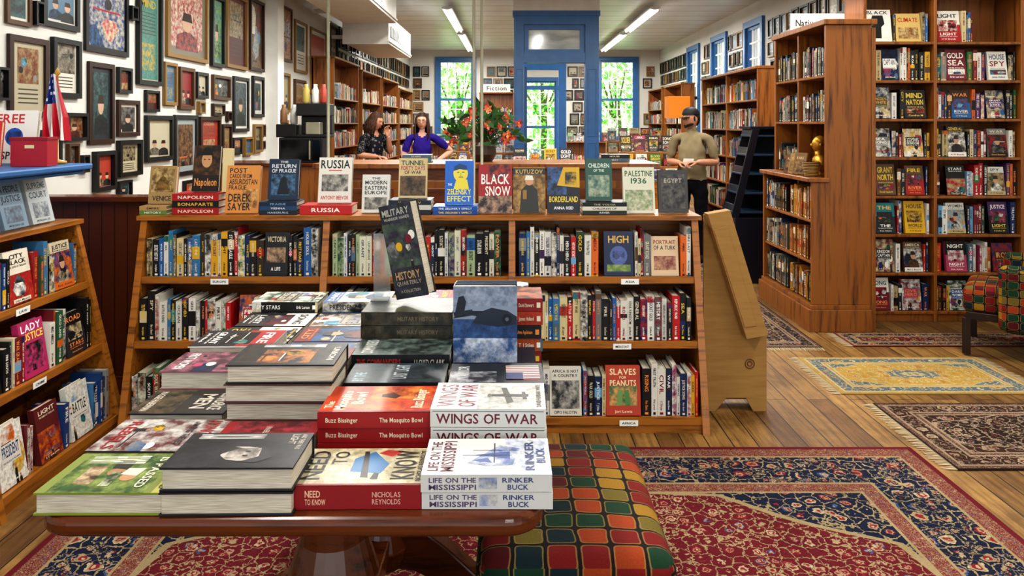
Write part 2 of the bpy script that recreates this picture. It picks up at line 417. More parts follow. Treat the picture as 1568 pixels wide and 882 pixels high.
# portal (blue interior doorway); pieces butt together, no coincident faces
mb = MB(); yb = 12.0
P = T((.03, yb, 0))
for a, b in ((0, .16), (1.16, 1.38)): mb.box(P, a, b, 0, .22, 0, 3.12)
mb.box(P, 0, 1.38, 0, .22, 3.12, 3.26); mb.box(P, -.02, 1.40, -.03, .25, 3.26, 3.34); mb.box(P, .16, 1.16, .01, .21, 2.5, 2.66)
mb.box(P, .24, 1.08, .05, .15, 3.04, 3.12); mb.box(P, .24, 1.08, .05, .15, 2.66, 2.72); mb.box(P, .16, .24, .05, .15, 2.66, 3.12); mb.box(P, 1.08, 1.16, .05, .15, 2.66, 3.12)
mb.box(P, .24, 1.08, .09, .1, 2.72, 3.04, m=2)
for a, b in ((.02, .14), (1.2, 1.34)):
    for c, d in ((.3, 1.2), (1.3, 2.4)):
        mb.box(P, a, a+.012, -.012, 0, c, d); mb.box(P, b-.012, b, -.012, 0, c, d); mb.box(P, a+.012, b-.012, -.012, 0, c, c+.012); mb.box(P, a+.012, b-.012, -.012, 0, d-.012, d)
mb.box(P, .17, .22, .3, .9, .1, 2.45); mb.box(P, -.01, 1.39, -.02, .24, 3.34, ZC, m=1)
for i in range(14): mb.box(P, .03+.1*i, .04+.1*i, -.026, -.02, 3.35, ZC-.01, m=1)
gl = NT('transom_glass'); gm = gl.fin(gl.ramp(gl.noise(gl.coords(scale=(1, 1, 4)), 2, 2), [(.3, '#8f9694'), (.7, '#c8ccc6')]), .1)
mb.obj('door_frame', [BLUE, WHITE, gm])
mb = MB(); P = T((.15, 15.0, 0))
for a, b, c, d in ((0, .1, 0, 2.75), (.8, .95, 0, 2.75), (.1, .8, 2.6, 2.75), (.1, .8, 2.2, 2.28), (.1, .8, .4, .5)): mb.box(P, a, b, 0, .1, c, d)
mb.obj('interior_door_frame', [BLUE])

for (a, b, c, d, e, f) in ((-2.5, -1.72, 7.6, 11.0, 3.0, 3.42), (-2.6, -1.92, 11.4, 14.0, 2.75, 3.2)):
    mb = MB(); mb.box(I4, a, b, c, d, e, f)
    mb.box(I4, a-.01, b+.02, c-.03, c, e-.02, f+.02); mb.box(I4, b, b+.02, c, d, e+.03, e+.06)
    mb.box(I4, XL+.04, a, c+.3, c+.36, e+.1, e+.16); mb.box(I4, XL+.04, a, d-.36, d-.3, e+.1, e+.16)
    for k in range(10): mb.box(I4, b, b+.015, c+.3+k*.2, c+.42+k*.2, e+.12, e+.3)
    mb.obj('air_conditioner_duct', [WHITE], bevel=.01)

TUBE = emis('fluorescent_tube', '#ffffff', 9)
def fluoro(x, y0, y1, power, name='fluorescent_ceiling_light'):
    mb = MB(); mb.box(I4, -.09, .09, y0-y0, y1-y0, -.03, 0.0)
    mb.prism(I4, [(-.09, -.03), (.09, -.03), (.04, -.05), (-.04, -.05)], 0, y1-y0, 'y', m=0)
    for s in (-.045, .045): mb.tube([(s, .03, -.062), (s, y1-y0-.03, -.062)], .014, m=1)
    for yy in (.4, y1-y0-.4): mb.tube([(0, yy, 0), (0, yy, .08)], .008)
    ob = mb.obj(name, [WHITE, TUBE]); ob.location = (x, y0, ZC-.08)
    ld = bpy.data.lights.new('tube_light', 'AREA'); ld.shape = 'RECTANGLE'; ld.size = .16; ld.size_y = y1-y0; ld.energy = power; ld.color = (1, .97, .92)
    lo = bpy.data.objects.new('tube_light', ld); scene.collection.objects.link(lo); lo.parent = ob; lo.location = (0, (y1-y0)/2, -.085)
for x in (-1.12, 2.46):
    fluoro(x, 12.7, 15.7, 150); fluoro(x, 16.3, 19.9, 170)
    fluoro(x, .6, 3.2, 68); fluoro(x, 4.4, 7.4, 106); fluoro(x, 8.4, 9.5, 70)
fluoro(.7, -1.6, .4, 44); fluoro(.6, 5.0, 8.0, 80)
for x, y in ((-1.18, 4.75), (-.245, 4.75), (-.195, 4.78)):
    mb = MB(); mb.lathe(T((x, y, 0)), [(.0, 0), (.04, 0), (.04, .015), (.010, .02), (.010, 3.58), (.04, 3.585), (.04, 3.6), (0, 3.6)]); mb.obj('steel_pole', [POLE], smooth=True)

# ------------------------------------------------------------ framed pictures
def framed(mb, M, w, h, r, art=None, fc=None):
    fc = fc or r.choice(['#0e0e0e', '#0e0e0e', '#0e0e0e', '#141414', '#2c160a', '#4a3018', '#1a1a1a', '#7a5c2c']); b = min(.035, .09*min(w, h)+.006); dp = r.uniform(.02, .04)
    for a, c, d, e in ((0, w, 0, b), (0, w, h-b, h), (0, b, b, h-b), (w-b, w, b, h-b)): mb.box(M, a, c, -dp, 0, d, e, fc)
    mat = r.choice(['#c4c0b4', '#b8b4a8', '#a09880', '#6a6658', '#aca488', '#34322e', '#889090', '#4a1c1c', '#24282c'])
    mb.poly([M @ Vector(q) for q in ((b, -.006, b), (w-b, -.006, b), (w-b, -.006, h-b), (b, -.006, h-b))], mat)
    k = b+.12*min(w, h)*r.random()
    a1, a2 = art or r.choice([('#948868', '#4a4436'), ('#6c6a64', '#222222'), ('#a8a28c', '#7a7464'), ('#7a5a3a', '#3a2a20'), ('#4a6a80', '#2a4a6a'), ('#907a50', '#6a2a1a'), ('#888880', '#383838'), ('#3a5a5a', '#222a2a'), ('#983a2a', '#a89870')])
    st = r.randrange(5); x0, x1, z0, z1 = k/w, 1-k/w, k/h, 1-k/h; it = []
    if st == 0: it = [('a', x0, x1, z0, z1, a1, a2)]+busy(r, x0, x1, z0, z1, 5)
    elif st == 1:
        it = [('a', x0+.05, x1-.05, .42, z1, a1, a2)]+busy(r, x0+.05, x1-.05, .42, z1, 3)+[('r', .25, .75, .34-i*.055, .355-i*.055, '#3a3830') for i in range(4)]
    elif st == 2:
        it = [('a', x0, x1, z0, z1, a1, a2)]+person_shape(.5, .12, min(1.2, .9), a2, '#b09078')
    elif st == 3:
        it = [('r', x0, x1, z0, z1, a1)]+person_shape(.35, .14, .6, a2, '#a88870')+person_shape(.68, .12, .62, '#2a2a2a', '#b89478')
    else:
        it = [('a', x0, x1, z0, z1, a1, a1), ('t', r.choice(WORDS), .2, .8, .78, .86, a2)]+[('r', .22, .78, .72-i*.035, .73-i*.035, '#4a463c') for i in range(7)]+[('a', .22, .78, .15, .42, a2, a1)]
    draw(mb, M, w, h, it, -.0072)
LF = [(4.24,4.60,1.54,2.02),(4.22,4.44,2.08,2.5),(4.64,4.94,1.67,2.05,('#8a8474','#4a463c')),(4.55,4.93,2.11,2.5),(5.0,5.56,2.0,2.5,('#a8a494','#1c3c74')),(5.04,5.36,1.36,1.93),(5.41,5.6,1.73,1.92,('#7a2a1a','#a8986a')),(5.41,5.72,1.41,1.68),(5.41,5.74,1.11,1.38),(5.1,5.36,1.03,1.31),
(5.69,6.08,1.81,2.6,('#4a7a70','#a89030')),(5.82,6.04,1.6,1.77),(6.13,6.36,1.66,2.02,('#4a6a84','#888870')),(6.17,7.0,2.07,2.75,('#b8b0a0','#983a34')),(6.4,6.7,1.63,2.0,('#7a2a2a','#a89880')),(6.75,7.0,1.74,1.98),(5.82,6.28,1.2,1.57),(6.32,6.78,1.05,1.58),(6.82,7.3,1.2,1.57),
(7.08,7.4,2.06,2.75,('#3a6a7a','#789858')),(7.46,8.05,2.08,2.85,('#988a6a','#5a4a34')),(8.12,8.58,2.1,2.9,('#886a4a','#4a3424')),(7.66,8.1,1.42,2.0,('#4a5a60','#2a2a2a')),(8.22,8.58,1.58,2.04),(7.12,7.56,1.74,1.98),(7.66,7.9,1.18,1.36),(7.95,8.2,1.16,1.36),(8.26,8.52,1.18,1.5),(7.12,7.4,1.58,1.7),(7.36,7.6,1.2,1.5),(5.41,5.6,.95,1.08),
(9.15,9.7,2.3,3.0),(9.82,10.4,2.2,2.9),(10.6,11.5,1.94,2.9),(9.2,9.6,1.65,2.15),(9.8,10.3,1.7,2.1),(9.1,9.5,1.2,1.55),(11.7,12.2,2.5,3.1),(7.0,7.3,.95,1.15),(6.5,6.9,.8,1.0)]
rf = random.Random(5)
LF = list(LF)
for k in range(6000):
    s_ = 1 if k < 900 else (.7 if k < 3000 else .5); w_ = rf.uniform(.14, .34)*s_; h_ = rf.uniform(.16, .4)*s_; y_ = rf.uniform(4.1, 8.66-w_); z_ = rf.uniform(1.12, 3.0-h_)
    if all(y_+w_+.012 < f[0] or y_ > f[1]+.012 or z_+h_+.012 < f[2] or z_ > f[3]+.012 for f in LF): LF.append((y_, y_+w_, z_, z_+h_))
for f in LF:
    mb = MB(); framed(mb, FACE_PX((XL+.002, f[0], f[2])), f[1]-f[0], f[3]-f[2], rf, f[4] if len(f) > 4 else None); mb.obj('framed_picture', BOOKM)
mb = MB()
def fgrid(Mf, x0, x1, z0, z1, skip=()):
    z = z0
    while z < z1-.25:
        x = x0; hh = rf.uniform(.22, .36)
        while x < x1-.2:
            w = rf.uniform(.18, .34)
            if x+w < x1 and not any(a-.02 < x+w and x < b+.02 and c < z+hh and z < d for a, b, c, d in skip):
                framed(mb, Mf @ T((x, 0, z)), w, min(hh, z1-z), rf)
            x += w+.04
        z += hh+.05
sk = [(-2.22, -.97, 1, 3.45), (.22, 1.4, 0, 2.9), (2.36, 3.62, 1, 3.45)]
fgrid(T((0, YB-.002, 0)), XL+.1, XR-.1, 1.2, 3.3, sk)
mb.obj('picture_gallery_on_rear_wall', BOOKM)
mb = MB(); skr = [(-b-.15, -a+.15, c-.15, d+.15) for a, b, c, d in rh]
fgrid(FACE_NX((XR-.002, 0, 0)), -20.8, -9, 1.9, 3.4, skr); mb.obj('picture_gallery_on_right_wall', BOOKM)
mb = MB(); fgrid(FACE_PX((XL+.002, 0, 0)), 12.3, 20.8, 2.5, 3.4); mb.obj('picture_gallery_on_left_wall', BOOKM)

# ------------------------------------------------------------ low sloped bookcases
ZS = (.07, .416, .722); ZT = 1.03
def yf(z): return .24*z/ZT
def low_case(name, M, L, bays, mat, tags=()):
    mb = MB()
    for i in range(bays+1):
        x = L*i/bays; a = x-.013 if 0 < i < bays else (x if i == 0 else x-.026)
        mb.prism(M, [(0, 0), (.5, 0), (.5, ZT-.022), (.235, ZT-.022)], a, a+.026, 'x')
        mb.prism(M, [(-.012, 0), (.006, 0), (.24, ZT-.022), (.222, ZT-.022)], a-.004, a+.030, 'x')
    for z in ZS: mb.box(M, .02, L-.02, yf(z)+.002, .49, z-.022, z); mb.box(M, .02, L-.02, yf(z)-.006, yf(z)+.004, z-.026, z+.008)
    mb.box(M, -.02, L+.02, .21, .52, ZT-.022, ZT); mb.box(M, .02, L-.02, .485, .499, 0, ZT-.02); mb.box(M, .02, L-.02, .02, .035, 0, .05)
    for x, z, s in tags:
        Mt = M @ T((x, yf(z)-.009, z-.03)); mb.box(Mt, 0, .09, -.001, 0, 0, .028, '#e8e8e0', 1)
        text(mb, Mt, s, .012, .078, .009, .019, '#222222', -.002, 1)
    return mb.obj(name, [mat, M_PL], bevel=.003)
MC = T((-1.90, 3.57, 0))
low_case('low_bookcase', MC, 2.85, 3, W_CASE, [(.38, .722, 'EUROPE'), (1.34, .722, 'RUSSIA'), (2.45, .722, 'ASIA'), (2.42, .07, 'AFRICA'), (2.4, .416, 'MIDDLE EAST'), (.5, .416, 'FRANCE')])
def face_spec(bg, *items): return (bg, [('r', 0, 1, 0, 1, bg)]+list(items))
slaves = face_spec('#a8381c', ('a', .1, .9, .2, .6, '#3a6a3c', '#c89050'), ('p', [(.3, .22), (.45, .2), (.5, .5), (.35, .52)], '#6a8a4a'), ('p', [(.55, .2), (.7, .24), (.66, .52), (.54, .5)], '#4a7a3a'), ('t', 'SLAVES', .12, .88, .82, .94, '#e0d0a0'), ('t', 'FOR', .4, .6, .74, .79, '#e0d0a0'), ('t', 'PEANUTS', .12, .88, .6, .71, '#e0d0a0'), ('t', 'Jori Lewis', .25, .75, .06, .11, '#e0d0a0'))
simon = face_spec('#ccc6b6', ('a', .06, .94, .14, .72, '#a8a49a', '#2a2a2a'), ('t', 'AFRICA IS NOT', .08, .92, .88, .94, '#222222'), ('t', 'A COUNTRY', .12, .88, .79, .85, '#222222'), ('t', 'DIPO FALOYIN', .15, .85, .04, .1, '#222222'))
high = face_spec('#1a2440', ('e', .5, .45, .3, .22, '#4a5a90'), ('a', .3, .7, .35, .55, '#6a7ab0', '#2a3460'), ('t', 'HIGH', .15, .85, .74, .9, '#c8a048'), ('a', .1, .9, .1, .25, '#5a7a3c', '#8a9a4c'))
cream = face_spec('#c8ac88', ('a', .1, .9, .15, .5, '#b88a68', '#7a3a2a'), ('t', 'PORTRAIT', .1, .9, .8, .9, '#7a2a1a'), ('t', 'OF A TURK', .1, .9, .66, .76, '#222222'))
blackc = face_spec('#121212', ('a', .1, .9, .3, .65, '#a88868', '#3a2a20'), ('t', 'VICTORIA', .1, .9, .78, .9, '#c8b890'), ('t', 'A LIFE', .3, .7, .12, .2, '#d8d4c8'))
mb = MB(); rb = random.Random(21)
FM = {(2, 0): [(.62, .12, .22, blackc)], (2, 2): [(.44, .15, .225, high), (.68, .14, .2, cream)], (0, 2): [(.17, .155, .23, simon), (.44, .17, .235, slaves)], (1, 0): [(.5, .14, .22, None)], (1, 1): [(.3, .15, .22, None)], (0, 1): [(.5, .15, .22, None)]}
WARM = ['#cfcabc']*5+['#b01a1c']*4+['#181818']*7+['#cc981a', '#c8b888', '#c8b888', '#16284e', '#1c5690', '#265e38', '#cc621c', '#6a6a68', '#4e2660', '#d8d4c8', '#d8d4c8', '#326c98', '#34281c']
GRN = ['#c8c6ac']*4+['#141414']*4+['#b8ae34']*2+['#2c5034', '#447850', '#98a880', '#c4c4c0', '#a82a1e', '#1c2c3c']
for i, z in enumerate(ZS):
    for b in range(3):
        Ms = MC @ T((b*.95+.03, yf(z)+.028, z))
        shelf_run(mb, Ms, .89, .285 if i < 2 else .27, rb, FM.get((i, b), ()), 2, .16, GRN if (i, b) in ((2, 1), (0, 0)) else WARM, hr=(.2, .25))
mb.obj('shelved_books', BOOKM)
disp = empty('display_books_on_low_bookcase')
mb = MB()
def standb(x0, x1, hgt, z, spec, y=3.90, lean=10, rz=0, t=.03):
    M = T((x0, y, z+t*math.sin(math.radians(lean)))) @ RZ(rz) @ RX(-lean); w = x1-x0
    book(mb, M, w, hgt, t, spec[0]); draw(mb, M, w, hgt, spec[1])
def lie(mbb, xl, yfr, z, h, t, w, col, spine=None, cover=None, orient='S', jit=0, r=R):
    if orient == 'S': M = basis((0,1,0), (0,0,-1), (-1,0,0), (xl+h, yfr, z+t))
    elif orient == 'P': M = basis((0,-1,0), (0,0,-1), (1,0,0), (xl, yfr+w, z+t))
    else: M = basis((1,0,0), (0,0,-1), (0,1,0), (xl, yfr, z+t))
    if jit:
        c = Vector((xl+h/2, yfr+w/2, 0)); M = T(c) @ RZ(jit) @ T(-c) @ M
    book(mbb, M, w, h, t, col)
    if spine is not None: draw(mbb, MSp(M, h, t), h, t, spine)
    if cover is not None: draw(mbb, M, w, h, cover)
    return M
def lies(x0, x1, z, cols, t=.022, y=3.83):
    for i, c in enumerate(cols):
        bg, fg, s = c; lie(mb, x0, y, z+i*t, x1-x0, t, .16, bg, [('t', s, .12, .88, .28, .72, fg)])
S = face_spec
Z0 = ZT+.001
lies(-1.95+.02, -1.79, Z0, [('#5a7a3c', '#dcd8cc', 'HISTORY'), ('#a88858', '#222222', 'EMPIRE')])
standb(-1.92, -1.78, .2, Z0+.045, S('#9a7e50', ('a', .08, .92, .3, .95, '#6a5028', '#b8a06a'), ('p', [(.2, .35), (.8, .35), (.7, .6), (.5, .75), (.3, .6)], '#4a3418', 2, '#8a6a34'), ('t', 'VENICE', .15, .85, .08, .2, '#2a1a10')))
lies(-1.76, -1.52, Z0, [('#921a1a', '#d8c8a8', 'NAPOLEON'), ('#141414', '#d0a840', 'BONAPARTE'), ('#9c1c1c', '#dcd8cc', 'NAPOLEON')], .036)
standb(-1.69, -1.55, .245, Z0+.11, S('#1c1410', ('a', .0, 1, .35, 1, '#5a3a20', '#1a1410'), ('e', .5, .68, .2, .17, '#b0855c'), ('p', [(.25, .78), (.75, .78), (.62, .95), (.4, .95)], '#101010'), ('r', .38, .45, .68, .7, '#2a1a10'), ('r', .55, .62, .68, .7, '#2a1a10'), ('t', 'Napoleon', .08, .92, .12, .28, '#c88a48')))
standb(-1.53, -1.48, .23, Z0+.11, S('#c8b888'), lean=4)
standb(-1.50, -1.325, .25, Z0, S('#c0803c', ('a', .5, .95, .1, .5, '#8a5a2a', '#d0a060'), ('t', 'POST', .08, .6, .84, .94, '#1a1a1a'), ('t', 'CARDS FROM', .08, .75, .73, .82, '#1a1a1a'), ('t', 'ABSURDISTAN', .08, .92, .6, .71, '#1a1a1a'), ('t', 'PRAGUE', .08, .6, .49, .58, '#1a1a1a'), ('t', 'DEREK', .08, .75, .24, .4, '#1a1a1a'), ('t', 'SAYER', .08, .75, .06, .21, '#1a1a1a')), y=3.86)
lies(-1.31, -1.115, Z0, [('#16202c', '#a0b0c0', 'HABSBURG'), ('#1c3c5c', '#c8c8c8', 'VIENNA'), ('#10243c', '#7098b8', 'PRAGUE')])
standb(-1.29, -1.13, .215, Z0+.067, S('#16283c', ('a', .1, .9, .1, .62, '#4a7090', '#101820'), ('p', [(.3, .12), (.7, .12), (.6, .5), (.5, .58), (.4, .5)], '#0c141c'), ('t', 'THE', .3, .7, .9, .95, '#c8c8c8'), ('t', 'RETURN', .1, .9, .78, .87, '#c8c8c8'), ('t', 'OF PRAGUE', .1, .9, .66, .75, '#c8c8c8')))
lies(-1.1, -.83, Z0, [('#a81c1e', '#e8e4d8', 'RUSSIA')], .048)
standb(-1.025, -.85, .24, Z0+.05, S('#ccc8bc', ('t', 'RUSSIA', .06, .94, .76, .94, '#141414'), ('r', .3, .7, .7, .72, '#a81c1e'), ('a', .1, .9, .25, .62, '#a8a498', '#4a4a48'), ('t', 'ANTONY BEEVOR', .08, .92, .07, .15, '#a01c1c')))
standb(-.79, -.645, .2, Z0, S('#c4c2ba', ('t', 'THE', .35, .65, .87, .93, '#222222'), ('t', 'MODERN', .1, .9, .74, .84, '#222222'), ('t', 'EASTERN', .1, .9, .6, .7, '#222222'), ('t', 'EUROPE', .1, .9, .48, .57, '#222222'), ('a', .1, .9, .08, .4, '#a8a498', '#5a5852')), y=3.88)
lies(-.64, -.42, Z0, [('#18202a', '#b8b8b8', 'BALTIC'), ('#b8b8b0', '#333333', 'POLAND'), ('#1c2430', '#c0983c', 'WARSAW')], .025)
standb(-.6, -.45, .21, Z0+.076, S('#b8a478', ('a', .05, .95, .05, .55, '#6a5030', '#2a2018'), ('t', 'TUNNEL', .08, .92, .82, .94, '#1c3c24'), ('t', 'FORTY DAYS', .08, .92, .7, .8, '#8a1a1a'), ('t', 'OF WAR', .2, .8, .6, .68, '#222222')))
lies(-.41, -.18, Z0, [('#1a4486', '#d8c03c', 'THE ZELENSKY EFFECT'), ('#1a5098', '#d8d8d8', 'THE ZELENSKY EFFECT')], .021)
standb(-.355, -.205, .23, Z0+.043, S('#1f5eb0', ('r', 0, 1, 0, .3, '#2468ba'), ('e', .55, .7, .26, .19, '#d0c040'), ('p', [(.3, .34), (.85, .34), (.78, .56), (.4, .56)], '#d0c040'), ('p', [(.3, .76), (.5, .8), (.78, .78), (.76, .88), (.5, .93), (.33, .87)], '#1a3a6a'), ('r', .42, .5, .72, .74, '#1a3a6a'), ('r', .6, .68, .72, .74, '#1a3a6a'), ('r', .48, .64, .61, .625, '#1a3a6a'), ('r', .54, .57, .64, .71, '#8a9a5a'), ('t', 'THE', .1, .25, .42, .47, '#e8e8e8'), ('t', 'ZELENSKY', .08, .92, .22, .34, '#e0cc3c'), ('t', 'EFFECT', .08, .92, .06, .18, '#e0cc3c')))
standb(-.175, .0, .255, Z0, S('#901a1c', ('a', 0, 1, 0, .35, '#2a1a14', '#a88870'), ('a', .3, .95, .7, 1, '#a8382a', '#3a1010'), ('t', 'BLACK', .08, .92, .6, .8, '#dcd8d0'), ('t', 'SNOW', .2, .95, .36, .55, '#dcd8d0')), y=3.85)
standb(.006, .175, .24, Z0, S('#987030', ('a', 0, 1, 0, .95, '#a88440', '#5a3a1a'), ('p', [(.2, 0), (.8, 0), (.75, .5), (.58, .62), (.42, .62), (.25, .5)], '#2c2c24'), ('e', .5, .7, .13, .1, '#b88a68'), ('p', [(.36, .72), (.64, .72), (.6, .82), (.4, .82)], '#d0ccc0'), ('r', .3, .42, .3, .5, '#8a6a2a'), ('r', 0, 1, .84, .98, '#2a2a20'), ('t', 'KUTUZOV', .08, .92, .86, .95, '#c0a058')), y=3.86)
standb(.185, .355, .24, Z0, S('#1c1c20', ('a', 0, .6, .4, 1, '#3a5a8a', '#141414'), ('p', [(.5, 1), (1, 1), (1, .55), (.3, .6)], '#c09a20'), ('a', .55, .9, .62, .9, '#c09a20', '#2a2a20'), ('t', 'BORDERLAND', .06, .94, .24, .36, '#d8c03c'), ('t', 'ANNA REID', .2, .8, .08, .14, '#e0e0e0')), y=3.86)
lies(.365, .595, Z0, [('#222c24', '#c8c8c8', 'RIVER'), ('#c8c4b4', '#222222', 'CHILDREN OF'), ('#141a16', '#a0a080', 'THE VOLGA')], .021)
standb(.39, .53, .22, Z0+.064, S('#2c5044', ('a', .1, .9, .08, .6, '#3c6458', '#98a488'), ('t', 'CHILDREN', .1, .9, .78, .88, '#c4d0c0'), ('t', 'OF THE', .3, .7, .68, .74, '#c4d0c0')))
standb(.585, .75, .24, Z0, S('#c8c6b0', ('a', .06, .94, .05, .5, '#7a9060', '#c0bca0'), ('t', 'PALESTINE', .06, .94, .8, .92, '#2c5a34'), ('t', '1936', .25, .75, .64, .76, '#2c5a34')), y=3.87)
standb(.77, .925, .225, Z0, S('#3a3834', ('a', .1, .9, .1, .9, '#5a564c', '#23211e'), ('t', 'EGYPT', .2, .8, .7, .8, '#a09888')), y=3.87)
ob = mb.obj('books', BOOKM, parent=disp)
ML = FACE_PX((-1.92, 1.9, 0))
low_case('low_bookcase', ML, 1.76, 2, W_CASEY, [(1.2, .722, 'LAW'), (1.2, .416, 'CRIME')])
mb = MB(); rl = random.Random(8)
just = S('#b8a898', ('r', .12, .88, .3, .34, '#8a5a5a'), ('t', 'JUSTICE', .1, .9, .8, .92, '#5a2a3a'), ('t', 'DEFERRED', .08, .92, .64, .76, '#5a2a3a'), *[('r', .12+i*.11, .17+i*.11, .08, .55, '#988070') for i in range(7)])
lady = S('#a82a5c', ('a', .1, .9, .1, .6, '#b83a70', '#141414'), ('t', 'LADY', .1, .9, .82, .95, '#ececec'), ('t', 'JUSTICE', .05, .95, .66, .79, '#e0d040'))
def rl_spec(c): return rspec(rl, c)
FL = {(2, 1): [(.02, .16, .24, just), (.32, .16, .23, rl_spec('#d0c8b4')), (.62, .15, .22, rl_spec('#b8ac90'))], (1, 1): [(.02, .15, .22, S('#141414', ('t', 'CRIME', .1, .9, .6, .8, '#d8d0c0'), ('t', 'OF THE CENTURY', .1, .9, .48, .54, '#d8d0c0'))), (.3, .16, .235, lady), (.6, .15, .2, rl_spec('#26262a'))], (0, 1): [(.04, .155, .24, rl_spec('#c8c4b8')), (.28, .15, .23, rl_spec('#5a1c1c')), (.5, .16, .24, rl_spec('#d4d0c4'))], (2, 0): [(.4, .16, .24, rl_spec('#d0ccc0'))], (1, 0): [(.3, .16, .24, None)]}
PALL = ['#d4d0c4']*7+['#c4b898']*3+['#141414']*6+['#1c3c6c', '#1c3c6c', '#8a1a1c', '#6a1c24', '#24563a', '#3a6a90', '#8a8a84', '#b89038']
for i, z in enumerate(ZS):
    for b in range(2):
        Ms = ML @ T((b*.88+.03, yf(z)+.028, z)); shelf_run(mb, Ms, .82, .27, rl, FL.get((i, b), ()), 2, .15, PALL)
mb.obj('shelved_books', BOOKM)
mb = MB()
for x, c, t1, t2 in ((.93, '#ccc8c0', 'BLACK', 'WHITE'), (1.12, '#a89fbc', 'ALL WOMEN', 'EQUALITY'), (1.31, '#8aa4b8', 'A PEOPLE', 'JUSTICE'), (1.5, '#b8c0c0', 'SUPREME', 'COURT')):
    Mx = ML @ T((x, .28, ZT+.008)) @ RX(-14)
    sp = S(c, ('t', t1, .1, .9, .75, .88, '#26303c'), ('t', t2, .1, .9, .55, .68, '#26303c'), ('a', .15, .85, .12, .45, c, '#6a7080'), ('t', 'MORGAN LEE', .2, .8, .04, .08, '#333333'))
    book(mb, Mx, .16, .22, .02, c); draw(mb, Mx, .16, .22, sp[1])
mb.obj('leaning_books', BOOKM)
mb = MB(); mb.box(I4, -2.88, -2.05, 2.3, 3.62, 1.28, 1.31); mb.box(I4, -2.88, -2.50, 2.32, 3.6, 0, 1.26); mb.box(I4, -2.87, -2.08, 2.31, 3.60, 1.26, 1.28)
mb.obj('blue_counter', [BLUE], bevel=.008)
mb = MB(); zc = 1.312
def cstand(x0, w, h, y, spec, rz=0, lean=10): 
    M = T((x0, y, zc+.006)) @ RZ(rz) @ RX(-lean); book(mb, M, w, h, .025, spec[0]); draw(mb, M, w, h, spec[1])
cstand(-2.44, .2, .2, 3.2, S('#b0281e', ('t', 'RESIST', .06, .94, .7, .86, '#e8e4dc'), ('t', 'LET THE', .1, .9, .52, .66, '#141414'), ('t', 'RECORD', .1, .9, .34, .48, '#e8e4dc'), ('t', 'SHOW', .1, .7, .1, .28, '#141414')), 8)
cstand(-2.42, .2, .25, 3.42, S('#d0cec8', ('t', 'FREE', .08, .7, .76, .93, '#b01c1e'), ('e', .5, .5, .2, .17, '#1a4a9a'), ('a', .35, .65, .4, .6, '#1a4a9a', '#0c2a5a'), ('t', 'SPEECH', .25, .95, .08, .22, '#141414')), 4)
mb.obj('display_books_on_counter', BOOKM)
mb = MB(); G = T((-2.225, 3.28, zc)) @ RZ(5); mb.box(G, 0, .155, 0, .09, 0, .118, '#98182a'); mb.box(G, .06, .1, -.001, 0, .08, .095, '#c8b890'); mb.box(G, -.003, .158, -.003, .093, .118, .13, '#84101e')
mb.obj('red_gift_box', [M_PL], bevel=.003)
mb = MB(); fx, fy = -2.17, 3.53
mb.lathe(T((fx, fy, zc)), [(0, 0), (.04, 0), (.04, .012), (.006, .02), (.005, .42), (.014, .43), (.0, .46)], '#a88030', 0, 12)
NX, NZ = 18, 22
def fp(i, j):
    u = i/NX; v = j/NZ
    wd = .03+.075*min(1, v*1.6)
    return Vector((fx-.01+(u-.45)*wd+.01*v, fy-.012-.022*math.sin(u*15+v*2)*(.3+v), zc+.43-.31*v-.02*abs(u-.4)))
for i in range(NX):
    for j in range(NZ):
        u = i/NX; v = j/NZ
        c = '#1a2c6a' if (v < .42 and u < .55) else ('#a81828' if i % 4 < 2 else '#d8d4cc')
        if c == '#1a2c6a' and (i+j) % 3 == 0 and j % 2 == 0: c = '#c4c4d0'
        mb.poly([fp(i, j), fp(i+1, j), fp(i+1, j+1), fp(i, j+1)], c)
mb.obj('american_flag', [M_PL], smooth=True)
mb = MB(); mb.box(I4, -2.88, -1.93, 4.12, 4.2, 0, 1.07); mb.box(I4, -2.88, -1.93, 4.08, 4.22, 1.07, 1.1, m=1); mb.box(I4, -2.88, -1.93, 4.1, 4.12, 0, .1, m=1)
mb.obj('trim_3', [BEAD, W_DARK], bevel=.003)
mb = MB(); mb.box(I4, -1.3, .95, 5.0, 5.5, 0, 1.2); mb.box(I4, -1.34, .99, 4.96, 5.54, 1.2, 1.235, m=1)
for k in range(4): mb.box(I4, -1.26+k*.55, -.76+k*.55, 4.985, 5.0, .15, 1.12, m=1); mb.box(I4, -1.22+k*.55, -.8+k*.55, 4.975, 4.985, .2, 1.07, m=0)
mb.obj('service_counter', [wood('counter_wood', '#3c1c0a', '#683816', sc=(2, 12, 12)), W_TALL], bevel=.004)
mb = MB(); ZK = 1.237; rk2 = random.Random(12)
for x0, y0, n in ((-.76, 5.12, 2), (.62, 5.15, 2)):
    for i in range(n): lie(mb, x0, y0, ZK+i*.026, .2, .025, .14, rk2.choice(PAL), [('t', rk2.choice(WORDS), .15, .8, .3, .7, '#c8c0a0')])
mb.obj('counter_books', BOOKM)

